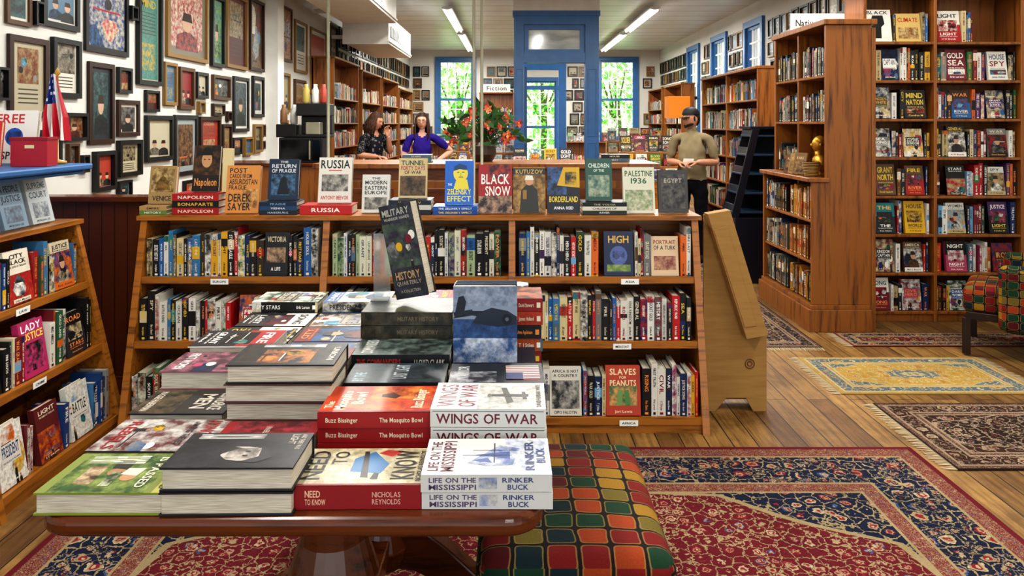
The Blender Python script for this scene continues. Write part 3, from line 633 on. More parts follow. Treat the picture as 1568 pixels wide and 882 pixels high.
# ------------------------------------------------------------ TABLE
tb = empty('display_table')
mb = MB()
def rrect(x0, x1, y0, y1, rad, n=7):
    pts = []
    for cx, cy, a0 in ((x1-rad, y0+rad, -90), (x1-rad, y1-rad, 0), (x0+rad, y1-rad, 90), (x0+rad, y0+rad, 180)):
        for i in range(n+1):
            a = math.radians(a0+90*i/n); pts.append((cx+rad*math.cos(a), cy+rad*math.sin(a)))
    return pts
TX0, TX1, TY0, TY1, TZ = -.868, .058, 1.322, 2.68, .795
mb.prism(I4, rrect(TX0, TX1, TY0, TY1, .07), TZ-.038, TZ, 'z')
o = mb.obj('table_top', [W_DARK], bevel=.014, parent=tb, seg=4)
mb = MB(); mb.box(I4, TX0+.23, TX1-.23, TY1-.25, TY1-.22, TZ-.12, TZ-.038)
mb.box(I4, TX0+.2, TX0+.23, TY0+.25, TY1-.22, TZ-.12, TZ-.038); mb.box(I4, TX1-.23, TX1-.2, TY0+.25, TY1-.22, TZ-.12, TZ-.038)
for yy in (1.66, 2.3):
    mb.lathe(T((-.40, yy, 0)), [(0, .14), (.07, .14), (.085, .2), (.06, .26), (.05, .32), (.085, .42), (.1, .5), (.075, .58), (.07, .64), (.09, .68), (.1, .755)], seg=24)
    for sgn in (-1, 1):
        prof = [(0, .14), (0, .3), (.08, .29), (.2, .2), (.32, .09), (.38, .06), (.38, .012), (.31, .012), (.2, .08), (.1, .13)]
        mb.prism(T((-.40, yy, 0)), [(sgn*a, b) for a, b in prof], -.035, .035, 'y')
mb.box(I4, -.43, -.37, 1.66, 2.3, .18, .24)
mb.obj('table_base', [W_DARK], bevel=.006, parent=tb)

def stack(xl, yfr, z, n, t, bg, spine=None, cover=None, orient='S', h=.24, w=.155, name='book_stack', jit=1.0, seed=0, cols=None):
    r = random.Random(seed+int(abs(xl*1000))+n); m = MB()
    for i in range(n):
        col = cols[i % len(cols)] if cols else bg
        M = lie(m, xl+r.uniform(-.002, .002), yfr+r.uniform(-.002, .003), z+i*(t+.0012), h, t, w, col, spine if orient == 'S' and spine else None, cover if i == n-1 else None, orient, r.uniform(-jit, jit))
        if orient == 'S' and spine is None: spine_rand(m, MSp(M, h, t), h, t, col, r, 2)
    return m.obj(name, BOOKM)
z = TZ+.001
green = [('r', 0, 1, 0, 1, '#747e3c'), ('a', 0, 1, .08, .82, '#808e48', '#34502a'), ('r', 0, 1, .88, 1, '#aaa45a'), ('a', .35, .8, .2, .34, '#b8a080', '#4a3a20'), ('e', .5, .45, .1, .07, '#96704e'), ('p', [(.2, .38), (.4, .38), (.44, .52), (.2, .52)], '#2a2a20'), ('e', .62, .58, .1, .06, '#a87e5e'), ('p', [(.4, .52), (.56, .5), (.6, .64), (.4, .66)], '#b8b4a8'), ('a', .5, .85, .42, .5, '#c0c0a0', '#3a4a30'), ('t', 'THE MIGHTY', .08, .3, .15, .6, '#d8d8c0'), ('t', 'HOW THE WORD', .1, .9, .9, .96, '#4a5a2a'), ('t', 'IS PASSED', .12, .88, .7, .77, '#d0d0b8')]
stack(-.862, 1.328, z, 1, .04, '#788430', cover=green, orient='P', w=.16)
linc = [('r', 0, 1, 0, 1, '#17171a'), ('a', 0, 1, 0, 1, '#17171a', '#232328'), ('p', [(.3, .0), (1, .0), (1, .3), (.78, .42), (.5, .36)], '#2e2e34', 2, '#1c1c20'), ('p', [(.42, .40), (.56, .36), (.68, .38), (.78, .44), (.82, .54), (.8, .64), (.7, .70), (.56, .70), (.46, .64), (.42, .55)], '#a89f94'), ('a', .46, .76, .42, .66, '#b8b0a4', '#6a625a'), ('p', [(.4, .4), (.5, .34), (.66, .36), (.56, .42), (.46, .5)], '#1c1c1c'), ('p', [(.46, .66), (.7, .68), (.84, .56), (.88, .68), (.74, .78), (.52, .76)], '#222226'), ('r', .54, .58, .55, .59, '#222222'), ('r', .66, .7, .55, .59, '#222222'), ('t', 'AND THERE WAS', .06, .5, .92, .96, '#a8a090'), ('t', 'LIGHT', .06, .36, .84, .9, '#a8a090'), ('t', 'LINCOLN', .06, .2, .1, .62, '#c8c4ba')]
stack(-.636, 1.328, z, 2, .042, '#1c1c20', cover=linc, orient='P', w=.15)
need_c = [('r', 0, 1, 0, 1, '#b8ae90'), ('a', .05, 1, 0, 1, '#c0b694', '#9a8e6c'), ('p', [(.3, .35), (.55, .3), (.9, .45), (.7, .6), (.35, .6)], '#24608c'), ('p', [(.75, .3), (.9, .2), (.95, .35), (.85, .42)], '#98281e'), ('p', [(.2, .44), (.9, .5), (.9, .54), (.2, .5)], '#1a1a1a'), ('p', [(.15, .36), (.3, .36), (.32, .4), (.15, .42)], '#1a1a1a'), ('t', 'NEED', .15, .92, .82, .97, '#141414'), ('t', 'TO', .55, .9, .66, .78, '#141414'), ('t', 'KNOW', .15, .92, .08, .26, '#141414'), ('t', 'NICHOLAS REYNOLDS', .1, .9, .02, .06, '#222222'), ('r', 0, .04, 0, 1, '#7a1418')]
need_s = [('r', 0, 1, 0, 1, '#84181e'), ('t', 'NEED', .1, .22, .52, .8, '#d8b090'), ('t', 'TO KNOW', .1, .26, .2, .44, '#d8b090'), ('t', 'NICHOLAS', .62, .84, .52, .74, '#c89888'), ('t', 'REYNOLDS', .62, .84, .22, .44, '#c89888')]
stack(-.402, 1.352, z, 1, .043, '#84181e', need_s, need_c, h=.236)
life_c = [('r', 0, 1, 0, 1, '#c4c2bc'), ('a', 0, 1, .0, .36, '#a8b0c4', '#c8c8c8'), ('t', 'LIFE ON THE', .1, .9, .88, .96, '#5a2c3a'), ('t', 'MISSISSIPPI', .08, .92, .76, .86, '#5a2c3a'), ('p', [(.25, .3), (.7, .24), (.8, .4), (.3, .66), (.22, .5)], '#5a6a94', 2, '#c0c4d0'), ('p', [(.4, .32), (.62, .32), (.52, .6)], '#3c4c7c'), ('p', [(.3, .46), (.44, .5), (.36, .62)], '#4a5a8a'), ('r', .3, .85, .44, .45, '#3a3a4a'), ('r', .5, .51, .3, .7, '#3a3a4a'), ('r', .64, .65, .26, .62, '#3a3a4a'), ('t', 'RINKER', .1, .9, .13, .2, '#3c4668'), ('t', 'BUCK', .3, .7, .04, .11, '#3c4668')]
life_s = [('r', 0, 1, 0, 1, '#c0beb8'), ('t', 'LIFE ON THE', .06, .42, .56, .84, '#4a3a5a'), ('t', 'MISSISSIPPI', .06, .42, .14, .44, '#4a3a5a'), ('t', 'RINKER', .62, .86, .56, .84, '#34446c'), ('t', 'BUCK', .66, .82, .14, .44, '#34446c'), ('a', .44, .58, .2, .85, '#7a88a8', '#c0beb8')]
stack(-.166, 1.352, z, 2, .031, '#c0beb8', life_s, life_c, jit=.6)
mosq_c = [('r', 0, 1, 0, 1, '#b83c18'), ('a', .0, 1, 0, .85, '#d06018', '#a8281a'), ('a', .5, .95, .15, .6, '#e08030', '#7a2010'), ('t', 'The', .15, .4, .9, .97, '#ead8b8'), ('t', 'Mosquito', .1, .8, .78, .88, '#ead8b8'), ('t', 'Bowl', .3, .75, .64, .75, '#ead8b8'), ('p', [(.5, .36), (.6, .32), (.72, .4), (.66, .5), (.56, .5)], '#3a1410'), ('t', 'Buzz Bissinger', .15, .85, .1, .2, '#ead8b8'), ('r', 0, .05, 0, 1, '#7a1418')]
mosq_s = [('r', 0, 1, 0, 1, '#921a1c'), ('t', 'Buzz Bissinger', .07, .35, .36, .66, '#dccdb0'), ('t', 'The Mosquito Bowl', .54, .92, .36, .66, '#dccdb0')]
stack(-.408, 1.555, z, 3, .032, '#921a1c', mosq_s, mosq_c, jit=.8)
wing_c = [('r', 0, 1, 0, 1, '#c8c6be'), ('a', 0, 1, 0, .6, '#c4c2ba', '#a8a69e'), ('t', 'WINGS', .08, .92, .8, .95, '#6c1c2c'), ('t', 'OF WAR', .08, .92, .62, .77, '#6c1c2c'), ('p', [(.2, .34), (.8, .40), (.8, .35), (.25, .28)], '#4a4a44'), ('p', [(.45, .15), (.55, .15), (.54, .5), (.46, .5)], '#3a3a36'), ('p', [(.36, .16), (.64, .18), (.64, .21), (.36, .2)], '#4a4a44'), ('e', .5, .5, .06, .02, '#5a5a50'), ('t', 'DAVID FAIRBANK WHITE', .08, .92, .04, .08, '#222222')]
wing_s = [('r', 0, 1, 0, 1, '#c0beb6'), ('t', 'WINGS OF WAR', .05, .93, .2, .74, '#5e1a2c'), ('r', .02, .98, .86, .9, '#3a4a5a')]
stack(-.167, 1.53, z, 3, .037, '#c0beb6', wing_s, wing_c, jit=.8)
rz_ = random.Random(51)
stack(-.865, 1.495, z, 1, .043, '#3a2c28', cover=[('r', 0, 1, 0, 1, '#a89f90'), ('a', 0, 1, 0, 1, '#b8b4ac', '#5a2c2c')]+busy(rz_, 0, 1, .2, .66, 6)+[('t', 'HONOR', .05, .6, .8, .92, '#8a1a1a'), ('t', 'AMONG THIEVES', .1, .8, .68, .74, '#2a1a1a'), ('t', 'REBELS', .1, .95, .1, .2, '#8a1a1a')], orient='P', w=.16)
stack(-.62, 1.49, z, 1, .048, '#7c1a20', [('t', 'AFTER THE WAR', .1, .6, .3, .7, '#c8b0a0')], [('r', 0, 1, 0, 1, '#8e1e24'), ('a', .1, 1, .1, .9, '#98303a', '#4a1014'), ('t', 'GRAY', .1, .5, .84, .94, '#d0c0b0'), ('t', 'A HISTORY OF THE WAR', .2, .8, .5, .56, '#d0c0b0'), ('t', 'AREA', .1, .5, .05, .15, '#d0c0b0')], h=.205, w=.14)
stack(-.868, 1.67, z, 1, .05, '#1e1a18', cover=[('r', 0, 1, 0, 1, '#24201c'), ('a', 0, 1, 0, .45, '#5a4a34', '#14120e'), ('t', 'CONFIDENCE', .15, .85, .78, .92, '#c0b8a8'), ('t', 'MEN', .2, .8, .58, .74, '#c0b8a8'), ('t', 'MAGGIE HABERMAN', .1, .9, .08, .16, '#c0b8a8')], orient='P', w=.15, h=.215)
stack(-.64, 1.645, z, 4, .041, '#7a4a48', cover=[('r', 0, 1, 0, 1, '#1a1a1c'), ('a', .05, .95, .05, .95, '#1c2024', '#3a3428'), ('a', .3, .9, .25, .75, '#c87a34', '#1c2430')]+busy(rz_, .3, .9, .25, .75, 5)+[('t', 'THE PRESIDENT', .06, .2, .2, .8, '#d0d0d0'), ('t', 'UNION', .2, .8, .9, .96, '#c8c0b0')], orient='P', w=.16, cols=['#7a7a78', '#5a342e', '#4a302c', '#1c1c20'])
stack(-.873, 1.83, z, 2, .045, '#6a6a30', cover=[('r', 0, 1, 0, 1, '#98606c'), ('a', 0, 1, .0, 1, '#98606c', '#4a2c34')]+busy(rz_, 0, 1, .25, .75, 5)+[('t', 'LADY', .1, .9, .8, .93, '#d8d4d0'), ('t', 'FIRST WOMEN', .1, .9, .1, .2, '#d8d4d0')], orient='P', cols=['#5a5a2a', '#885a60'], w=.155)
stack(-.392, 1.725, z, 3, .033, '#17181b', [('t', 'MILITARY', .1, .4, .3, .7, '#8a9094'), ('t', 'LAST LIGHT', .55, .9, .3, .7, '#8a9094')], [('r', 0, 1, 0, 1, '#20282c'), ('a', 0, 1, 0, 1, '#323e44', '#14191c'), ('t', 'BY THE', .08, .5, .82, .93, '#7a9a9e'), ('t', 'LAST LIGHT', .2, .9, .4, .54, '#a0a8a8')], h=.235, w=.14)
stack(-.15, 1.71, z, 3, .033, '#131417', [('t', 'WARRIOR', .1, .4, .3, .7, '#a8a8a8'), ('t', 'HANDS', .5, .7, .3, .7, '#a8a8a8')], [('r', 0, 1, 0, 1, '#101216'), ('a', .1, .6, .5, 1, '#1a1a20', '#989898'), ('t', 'WARRIOR', .2, .85, .8, .92, '#b0b0b0')]+[('r', .2+i*.08, .24+i*.08, .04, .4, '#902626') for i in range(8)]+[('r', .24+i*.08, .28+i*.08, .04, .4, '#c8c4bc') for i in range(8)]+[('r', .2, .5, .22, .4, '#1a2a5a')], h=.225, w=.15)
stack(-.41, 1.885, z, 3, .038, '#151515', [('r', 0, 1, 0, 1, '#18181a'), ('t', 'THE COMMANDERS', .05, .5, .28, .72, '#a02a20'), ('t', 'LLOYD CLARK', .64, .95, .32, .68, '#b8b0a0')], [('r', 0, 1, 0, 1, '#2c3a34'), ('a', 0, 1, 0, 1, '#56645c', '#161c1a'), ('t', 'COMMANDERS', .1, .9, .8, .92, '#b8b8b0')], h=.25, w=.14)
stack(-.415, 2.04, z, 5, .036, '#26241e', [('a', 0, 1, 0, 1, '#2a2a24', '#4a4434'), ('t', 'MILITARY HISTORY', .4, .85, .34, .66, '#6a5e48')], [('r', 0, 1, 0, 1, '#30302a'), ('a', 0, 1, 0, 1, '#4c4c3c', '#1c1c18'), ('t', 'WAR', .3, .7, .6, .75, '#989078')], h=.252, w=.17)
m = MB(); Mt = T((-.33, 2.12, z+5*.0372+.014)) @ RY(-15) @ RZ(-25) @ RX(-6)
book(m, Mt, .11, .27, .042, '#2a2622'); draw(m, Mt, .11, .27, [('r', 0, 1, 0, 1, '#26282c'), ('a', 0, 1, .0, 1, '#26282c', '#343844'), ('a', 0, 1, .32, .8, '#4a5a4a', '#2a2436')]+busy(rz_, 0, 1, .32, .8, 6)+[('t', 'MILITARY', .08, .92, .88, .95, '#a8a898'), ('t', 'WARRIOR HANDS', .1, .9, .83, .86, '#a8a898'), ('t', 'HISTORY', .12, .88, .2, .28, '#b09068'), ('t', 'QUARTERLY', .12, .88, .14, .18, '#989080'), ('t', 'A COLLECTION', .2, .8, .06, .09, '#989080')])
draw(m, MSp(Mt, .27, .042), .27, .042, [('a', 0, 1, 0, 1, '#5a6a5a', '#2a2a2a'), ('t', 'WINGS OF WAR', .15, .8, .25, .75, '#b8b098')])
m.obj('tilted_book', BOOKM)
acr = NT('clear_acrylic'); acr.b.inputs['Transmission Weight'].default_value = .9; acr.fin(C('#e8eeee'), .08)
simple('acrylic_book_stand', [(-.41, -.36, 2.19, 2.193, z+.19, z+.38), (-.41, -.36, 2.14, 2.19, z+.19, z+.193)], [acr.m])
stack(-.155, 1.985, z, 1, .06, '#202430', None, None, h=.22, w=.15)
m = MB(); zp = z+.0625
for i in range(3):
    Mp = T((-.158, 1.99+i*.038, zp)); book(m, Mp, .172, .205-.004*i, .036, '#2c3c50')
draw(m, T((-.158, 1.99, zp)), .172, .205, [('r', 0, 1, 0, 1, '#2a4a78'), ('a', 0, 1, .72, 1, '#8a94a4', '#66748a'), ('r', 0, 1, .55, .74, '#7c8898'), ('a', 0, 1, .3, .57, '#3a5a88', '#243c66'), ('a', 0, 1, 0, .32, '#c4ccd8', '#3a5a8a'), ('p', [(.0, .58), (.3, .62), (.98, .5), (.98, .55), (.5, .68), (.1, .68)], '#16202c'), ('p', [(.3, .52), (.7, .47), (.97, .5), (1, .6), (.85, .68), (.6, .72), (.4, .66)], '#1c2634'), ('p', [(.02, .62), (.16, .6), (.2, .8), (.16, .88), (.08, .86)], '#141c28'), ('p', [(.02, .6), (.3, .66), (.3, .7), (.0, .66)], '#1a2430'), ('e', .84, .57, .08, .07, '#0c1018'), ('e', .84, .57, .03, .026, '#4a5a6a')])
m.obj('upright_book_stack', BOOKM)
stack(-.13, 2.16, z, 5, .038, '#8a3018', None, [('r', 0, 1, 0, 1, '#a04020'), ('a', 0, 1, 0, .5, '#b0603a', '#3a1a10'), ('t', 'FIRE', .1, .9, .7, .9, '#d8c8b8')], h=.218, w=.15, cols=['#7a1a1a', '#a84a1c', '#1a1a1c', '#9c3a1c', '#801a1c'], seed=4)
rt = random.Random(35)
row = 0
for y0 in (1.995, 2.16, 2.325, 2.49):
    for xi, x0 in enumerate((-.875, -.64)):
        hh = .222; nn = rt.choice([2, 2, 3]); bg, it = rspec(rt, rt.choice(['#26221e', '#988f80', '#1c1c1e', '#6a1c1c', '#3a4a34', '#a89f8c', '#1c1c1e']))
        stack(x0, y0 if xi == 0 else y0-.17+.005, z, nn, .034, bg, cover=it, orient=rt.choice(['P', 'S']), h=hh, w=.153, cols=[rt.choice(PAL), bg], seed=row); row += 1
for x0, y0, n in ((-.64, 2.49, 3), (-.405, 2.22, 4), (-.405, 2.38, 3), (-.17, 2.33, 5), (-.17, 2.5, 4), (-.405, 2.54, 3)):
    bg, it = rspec(rt); stack(x0, y0, z, n, .034, bg, cover=it, orient='S', h=.222, w=.15 if y0 < 2.5 else .135, seed=row, cols=[rt.choice(PAL), bg]); row += 1

# ------------------------------------------------------------ upholstery
def plaid_mat(name, size):
    n = NT(name); tc = n.n('ShaderNodeTexCoord'); sp = n.n('ShaderNodeSeparateXYZ'); n.l(tc.outputs['UV'], sp.inputs[0])
    s = 1/size
    wob = n.math('MULTIPLY', n.math('SUBTRACT', n.noise(n.coords('UV'), 14, 2), .5), .16)
    u = n.math('ADD', n.math('MULTIPLY', sp.outputs[0], s), wob); v = n.math('ADD', n.math('MULTIPLY', sp.outputs[1], s*1.25), wob)
    fu = n.math('FLOOR', u); fv = n.math('FLOOR', v)
    cb = n.n('ShaderNodeCombineXYZ'); n.l(fu, cb.inputs[0]); n.l(fv, cb.inputs[1])
    wn = n.n('ShaderNodeTexWhiteNoise', noise_dimensions='2D'); n.l(cb.outputs[0], wn.inputs['Vector'])
    col = n.ramp(wn.outputs['Value'], [(0, '#6c1612'), (.2, '#143420'), (.4, '#8e681a'), (.5, '#8c3814'), (.64, '#102226'), (.8, '#645620'), (.9, '#4e1012')], True)
    du = n.math('ABSOLUTE', n.math('SUBTRACT', n.math('FRACT', u), .5)); dv = n.math('ABSOLUTE', n.math('SUBTRACT', n.math('FRACT', v), .5))
    p = n.math('POWER', n.math('ADD', n.math('POWER', du, 7.0), n.math('POWER', dv, 7.0)), 1/7)
    edge = n.ramp(p, [(0, (0,0,0,1)), (.445, (0,0,0,1)), (.46, (1,1,1,1))])
    ring = n.ramp(p, [(0, (0,0,0,1)), (.40, (0,0,0,1)), (.41, (1,1,1,1)), (.44, (1,1,1,1)), (.45, (0,0,0,1))])
    nz = n.noise(n.coords('UV', scale=(1, 1, 1)), 220, 2)
    c = n.mix(n.math('MULTIPLY', ring, .7), col, C('#86703a')); c = n.mix(edge, c, C('#17100c'))
    c = n.mix(.5, c, n.ramp(nz, [(.3, (.6,.6,.6,1)), (.7, (1,1,1,1))]), 'MULTIPLY')
    return n.fin(c, .85, bump=p, bs=-.3, spec=.2)
PLAID = plaid_mat('plaid_tile_upholstery', .082); PLAID2 = plaid_mat('plaid_tile_upholstery_small', .062)
def cushion(name, x0, x1, y0, y1, z0, z1, mat, bev=.05, puff=.02, parent=None):
    me = bpy.data.meshes.new(name); ob = bpy.data.objects.new(name, me); scene.collection.objects.link(ob)
    bm = bmesh.new(); bmesh.ops.create_cube(bm, size=1)
    for v in bm.verts: v.co = Vector((x0+(v.co.x+.5)*(x1-x0), y0+(v.co.y+.5)*(y1-y0), z0+(v.co.z+.5)*(z1-z0)))
    bmesh.ops.bevel(bm, geom=bm.edges[:]+bm.verts[:], offset=bev, segments=5, affect='EDGES', profile=.5)
    bmesh.ops.subdivide_edges(bm, edges=[e for e in bm.edges if e.calc_length() > .15], cuts=8, use_grid_fill=True)
    bmesh.ops.triangulate(bm, faces=[f for f in bm.faces if len(f.verts) > 4])
    uv = bm.loops.layers.uv.new('UVMap'); bm.normal_update()
    cx, cy = (x0+x1)/2, (y0+y1)/2
    for f in bm.faces:
        n = f.normal
        for l in f.loops:
            c = l.vert.co
            if abs(n.z) > .6: l[uv].uv = (c.x, c.y)
            elif abs(n.y) > abs(n.x): l[uv].uv = (c.x, c.z+y0-z1)
            else: l[uv].uv = (c.y, c.z+.31)
    for v in bm.verts:
        if v.co.z > z1-bev*.9:
            k = max(0, 1-((v.co.x-cx)/((x1-x0)/2))**2)*max(0, 1-((v.co.y-cy)/((y1-y0)/2))**2); v.co.z += puff*k
    for f in bm.faces: f.smooth = True
    bm.to_mesh(me); bm.free(); me.materials.append(mat)
    if parent: ob.parent = parent
    return ob
ot = empty('plaid_ottoman')
cushion('seat_cushion', -.09, .405, 1.77, 2.46, .24, .45, PLAID, .05, .02, ot)
mb = MB(); mb.box(I4, -.07, .385, 1.79, 2.44, .19, .25)
for a in (-.05, .32):
    for b in (1.82, 2.37): mb.prism(I4, [(a, b), (a+.045, b), (a+.045, b+.045), (a, b+.045)], .01, .2, 'z')
mb.obj('frame_and_legs', [W_DARK], bevel=.006, parent=ot)
ac = empty('plaid_armchair', (2.92, 4.8, 0)); ac.rotation_euler = (0, 0, math.radians(-36))
cushion('seat_cushion', 0, .6, 0, .5, .28, .45, PLAID2, .045, .02, ac)
cushion('arm_far', .2, .76, .49, .6, .2, .62, PLAID2, .05, .0, ac)
cushion('arm_near', .2, .76, -.11, .0, .2, .62, PLAID2, .05, .0, ac)
cushion('back_rest', .6, .78, .0, .5, .2, .95, PLAID2, .06, .0, ac)
mb = MB(); mb.box(I4, .02, .74, .0, .56, .24, .29)
for a in (.0, .68):
    for b in (.0, .5): mb.prism(I4, [(a, b), (a+.05, b), (a+.045, b+.045), (a, b+.05)], .012, .25, 'z')
mb.obj('frame_and_legs', [plain('dark_leg', '#20100a', .3)], bevel=.005, parent=ac)

# ------------------------------------------------------------ rugs
def rug(name, x0, x1, y0, y1, field, border, accents, bw=.28, fringe='x', z=.006, sc=7.0, fade=.0):
    hx, hy = (x1-x0)/2, (y1-y0)/2
    n = NT(name+'_weave'); sp = n.n('ShaderNodeSeparateXYZ'); n.l(n.coords(), sp.inputs[0])
    ax = n.math('ABSOLUTE', sp.outputs[0]); ay = n.math('ABSOLUTE', sp.outputs[1])
    d = n.math('MINIMUM', n.math('SUBTRACT', hx, ax), n.math('SUBTRACT', hy, ay))
    cb = n.n('ShaderNodeCombineXYZ'); n.l(ax, cb.inputs[0]); n.l(ay, cb.inputs[1])
    def flowers(base, scale, rnd, off, cset, r0=1.0):
        mp = n.n('ShaderNodeMapping'); mp.inputs['Location'].default_value = (off, off*.7, 0); n.l(cb.outputs[0], mp.inputs[0])
        nz = n.n('ShaderNodeTexNoise'); n.l(mp.outputs[0], nz.inputs['Vector']); nz.inputs['Scale'].default_value = scale*3
        ad = n.n('ShaderNodeMix', data_type='VECTOR'); ad.inputs[0].default_value = .035; n.l(mp.outputs[0], ad.inputs[4]); n.l(nz.outputs[1], ad.inputs[5])
        vo = n.n('ShaderNodeTexVoronoi'); n.l(ad.outputs[1], vo.inputs['Vector']); vo.inputs['Scale'].default_value = scale; vo.inputs['Randomness'].default_value = rnd
        dd = vo.outputs['Distance']
        ss = n.n('ShaderNodeSeparateColor'); n.l(vo.outputs['Color'], ss.inputs[0])
        pc = n.ramp(ss.outputs[0], [(i/len(cset), c) for i, c in enumerate(cset)], True)
        ve = n.n('ShaderNodeTexVoronoi', feature='DISTANCE_TO_EDGE'); n.l(ad.outputs[1], ve.inputs['Vector']); ve.inputs['Scale'].default_value = scale; ve.inputs['Randomness'].default_value = rnd
        vine = n.math('LESS_THAN', ve.outputs['Distance'], .035)
        c = n.mix(vine, base, C(cset[0]))
        c = n.mix(n.math('LESS_THAN', dd, .34*r0), c, pc)
        c = n.mix(n.math('LESS_THAN', dd, .27*r0), c, C(cset[-1]))
        c = n.mix(n.math('LESS_THAN', dd, .2*r0), c, C(cset[1]))
        c = n.mix(n.math('LESS_THAN', dd, .09*r0), c, C(cset[2]))
        return c
    f = flowers(C(field), sc*1.9, .95, 3.1, accents, .95)
    g2 = flowers(C(border), sc*1.7, .9, 9.3, accents, 1.0)
    ex = n.math('DIVIDE', ax, hx-bw); ey = n.math('DIVIDE', ay, hy-bw)
    e = n.math('SQRT', n.math('ADD', n.math('MULTIPLY', ex, ex), n.math('MULTIPLY', ey, ey)))
    ang = n.math('ARCTAN2', ey, ex); e = n.math('ADD', e, n.math('MULTIPLY', n.math('ABSOLUTE', n.math('SINE', n.math('MULTIPLY', ang, 6))), .07))
    f = n.mix(n.math('GREATER_THAN', e, 1.12), f, g2); f = n.mix(n.math('LESS_THAN', e, .42), f, g2); f = n.mix(n.math('LESS_THAN', e, .2), f, flowers(C(accents[0]), sc*2.4, .9, 5.3, accents[::-1], .9))
    for q in (1.12, .42, .2): f = n.mix(n.math('LESS_THAN', n.math('ABSOLUTE', n.math('SUBTRACT', e, q)), .012), f, C(accents[0]))
    b = flowers(C(border), sc*1.3, .45, 1.7, accents, 1.05)
    b2 = flowers(C(border), sc*2.6, .9, 6.7, accents, .9)
    b = n.mix(n.math('GREATER_THAN', n.noise(cb.outputs[0], sc*1.2, 1), .5), b, b2)
    g = flowers(C(accents[3]), sc*4.5, .1, .4, accents, 1.1)
    c = n.mix(n.math('LESS_THAN', d, bw), f, g)
    c = n.mix(n.math('LESS_THAN', d, bw*.82), c, b)
    c = n.mix(n.math('LESS_THAN', d, bw*.24), c, g)
    c = n.mix(n.math('LESS_THAN', d, bw*.06), c, C(field))
    for q in (bw, bw*.82, bw*.24): c = n.mix(n.math('LESS_THAN', n.math('ABSOLUTE', n.math('SUBTRACT', d, q)), .006), c, C(accents[0]))
    big = n.noise(n.coords(), 3, 5, .6); c = n.mix(.6, c, n.ramp(big, [(.35, (.66,.64,.62,1)), (.65, (1,1,1,1))]), 'MULTIPLY')
    kn = n.noise(n.coords(), 160, 2); c = n.mix(.45, c, n.ramp(kn, [(.3, (.45,.45,.45,1)), (.7, (1,1,1,1))]), 'MULTIPLY')
    mat = n.fin(c, .95, spec=.1, bump=kn, bs=.3, bd=.003)
    mb = MB(); mb.box(I4, -hx, hx, -hy, hy, 0, z)
    r = random.Random(1)
    if fringe:
        q = -hy if fringe == 'x' else -hx
        lim = hy if fringe == 'x' else hx
        while q < lim:
            for s in (-1, 1):
                e_ = .06+r.uniform(-.01, .01); dq = r.uniform(-.012, .012)
                if fringe == 'x': pts = [(s*hx, q, .004), (s*hx, q+.006, .004), (s*(hx+e_), q+.004+dq, .002), (s*(hx+e_), q+dq, .002)]
                else: pts = [(q, s*hy, .004), (q+.006, s*hy, .004), (q+.004+dq, s*(hy+e_), .002), (q+dq, s*(hy+e_), .002)]
                mb.poly([Vector(p) for p in pts], m=1)
            q += .01
    ob = mb.obj(name, [mat, plain('fringe', '#a89878', .9)]); ob.location = ((x0+x1)/2, (y0+y1)/2, .001)
    return ob
rug('persian_rug', -1.68, 1.84, .9, 3.42, '#621c24', '#1c2236', ['#9a8864', '#80282c', '#b2a282', '#6e2a2e', '#3c5074', '#a0886a'], .42, None, sc=9.5)
rug('persian_rug', 1.93, 4.0, 3.2, 3.96, '#2c201c', '#3a261e', ['#94806a', '#5c2a24', '#a09078', '#4a2a22', '#2a3444', '#8a7660'], .16, 'x', sc=9)
rug('persian_rug', 1.83, 2.96, 4.1, 4.74, '#a88640', '#56646a', ['#b0a074', '#965834', '#b8ac88', '#967a44', '#4c647a', '#ac9458'], .13, 'x', sc=9)
rug('runner_rug', 1.5, 2.08, 4.95, 7.9, '#2c201e', '#241e24', ['#8a7660', '#5a2624', '#a09078', '#4a2826', '#2a3444', '#8a7660'], .13, 'y', sc=9)
rug('persian_rug', 2.3, 3.95, 4.98, 5.3, '#621e24', '#202038', ['#94805c', '#74282a', '#a8987c', '#622a2a', '#34486a', '#9c865e'], .1, 'x', sc=9)

# ------------------------------------------------------------ cardboard stand
cs = MB(); Mx = T((1.0, 3.80, 0))
cs.prism(Mx, [(.0, 0), (.06, 0), (.12, .07), (.22, .07), (.26, 0), (.33, 0), (.33, .42), (.28, .42), (.12, 1.03), (.0, 1.03)], .06, .075, 'y')
cs.prism(Mx, [(.011, .02), (.319, .02), (.319, .41), (.011, .41)], .18, .195, 'y')
cs.box(Mx, .0, .01, .075, .19, .0, .42); cs.box(Mx, .32, .33, .075, .19, .0, .42)
cs.prism(Mx, [(-.0, 1.04), (.115, 1.06), (.31, .42), (.20, .40)], -.02, .055, 'y')
cs.prism(Mx, [(.03, .96), (.10, .98), (.25, .47), (.19, .46)], -.024, -.02, 'y')
for rr in (.026, .014): cs.lathe(Mx @ T((.24, .058, .25)) @ RX(90), [(rr, 0), (rr, .003), (rr-.004, .003), (rr-.004, 0)], m=1, seg=18)
cs.obj('cardboard_display_stand', [CARD, W_DARK], bevel=.003)

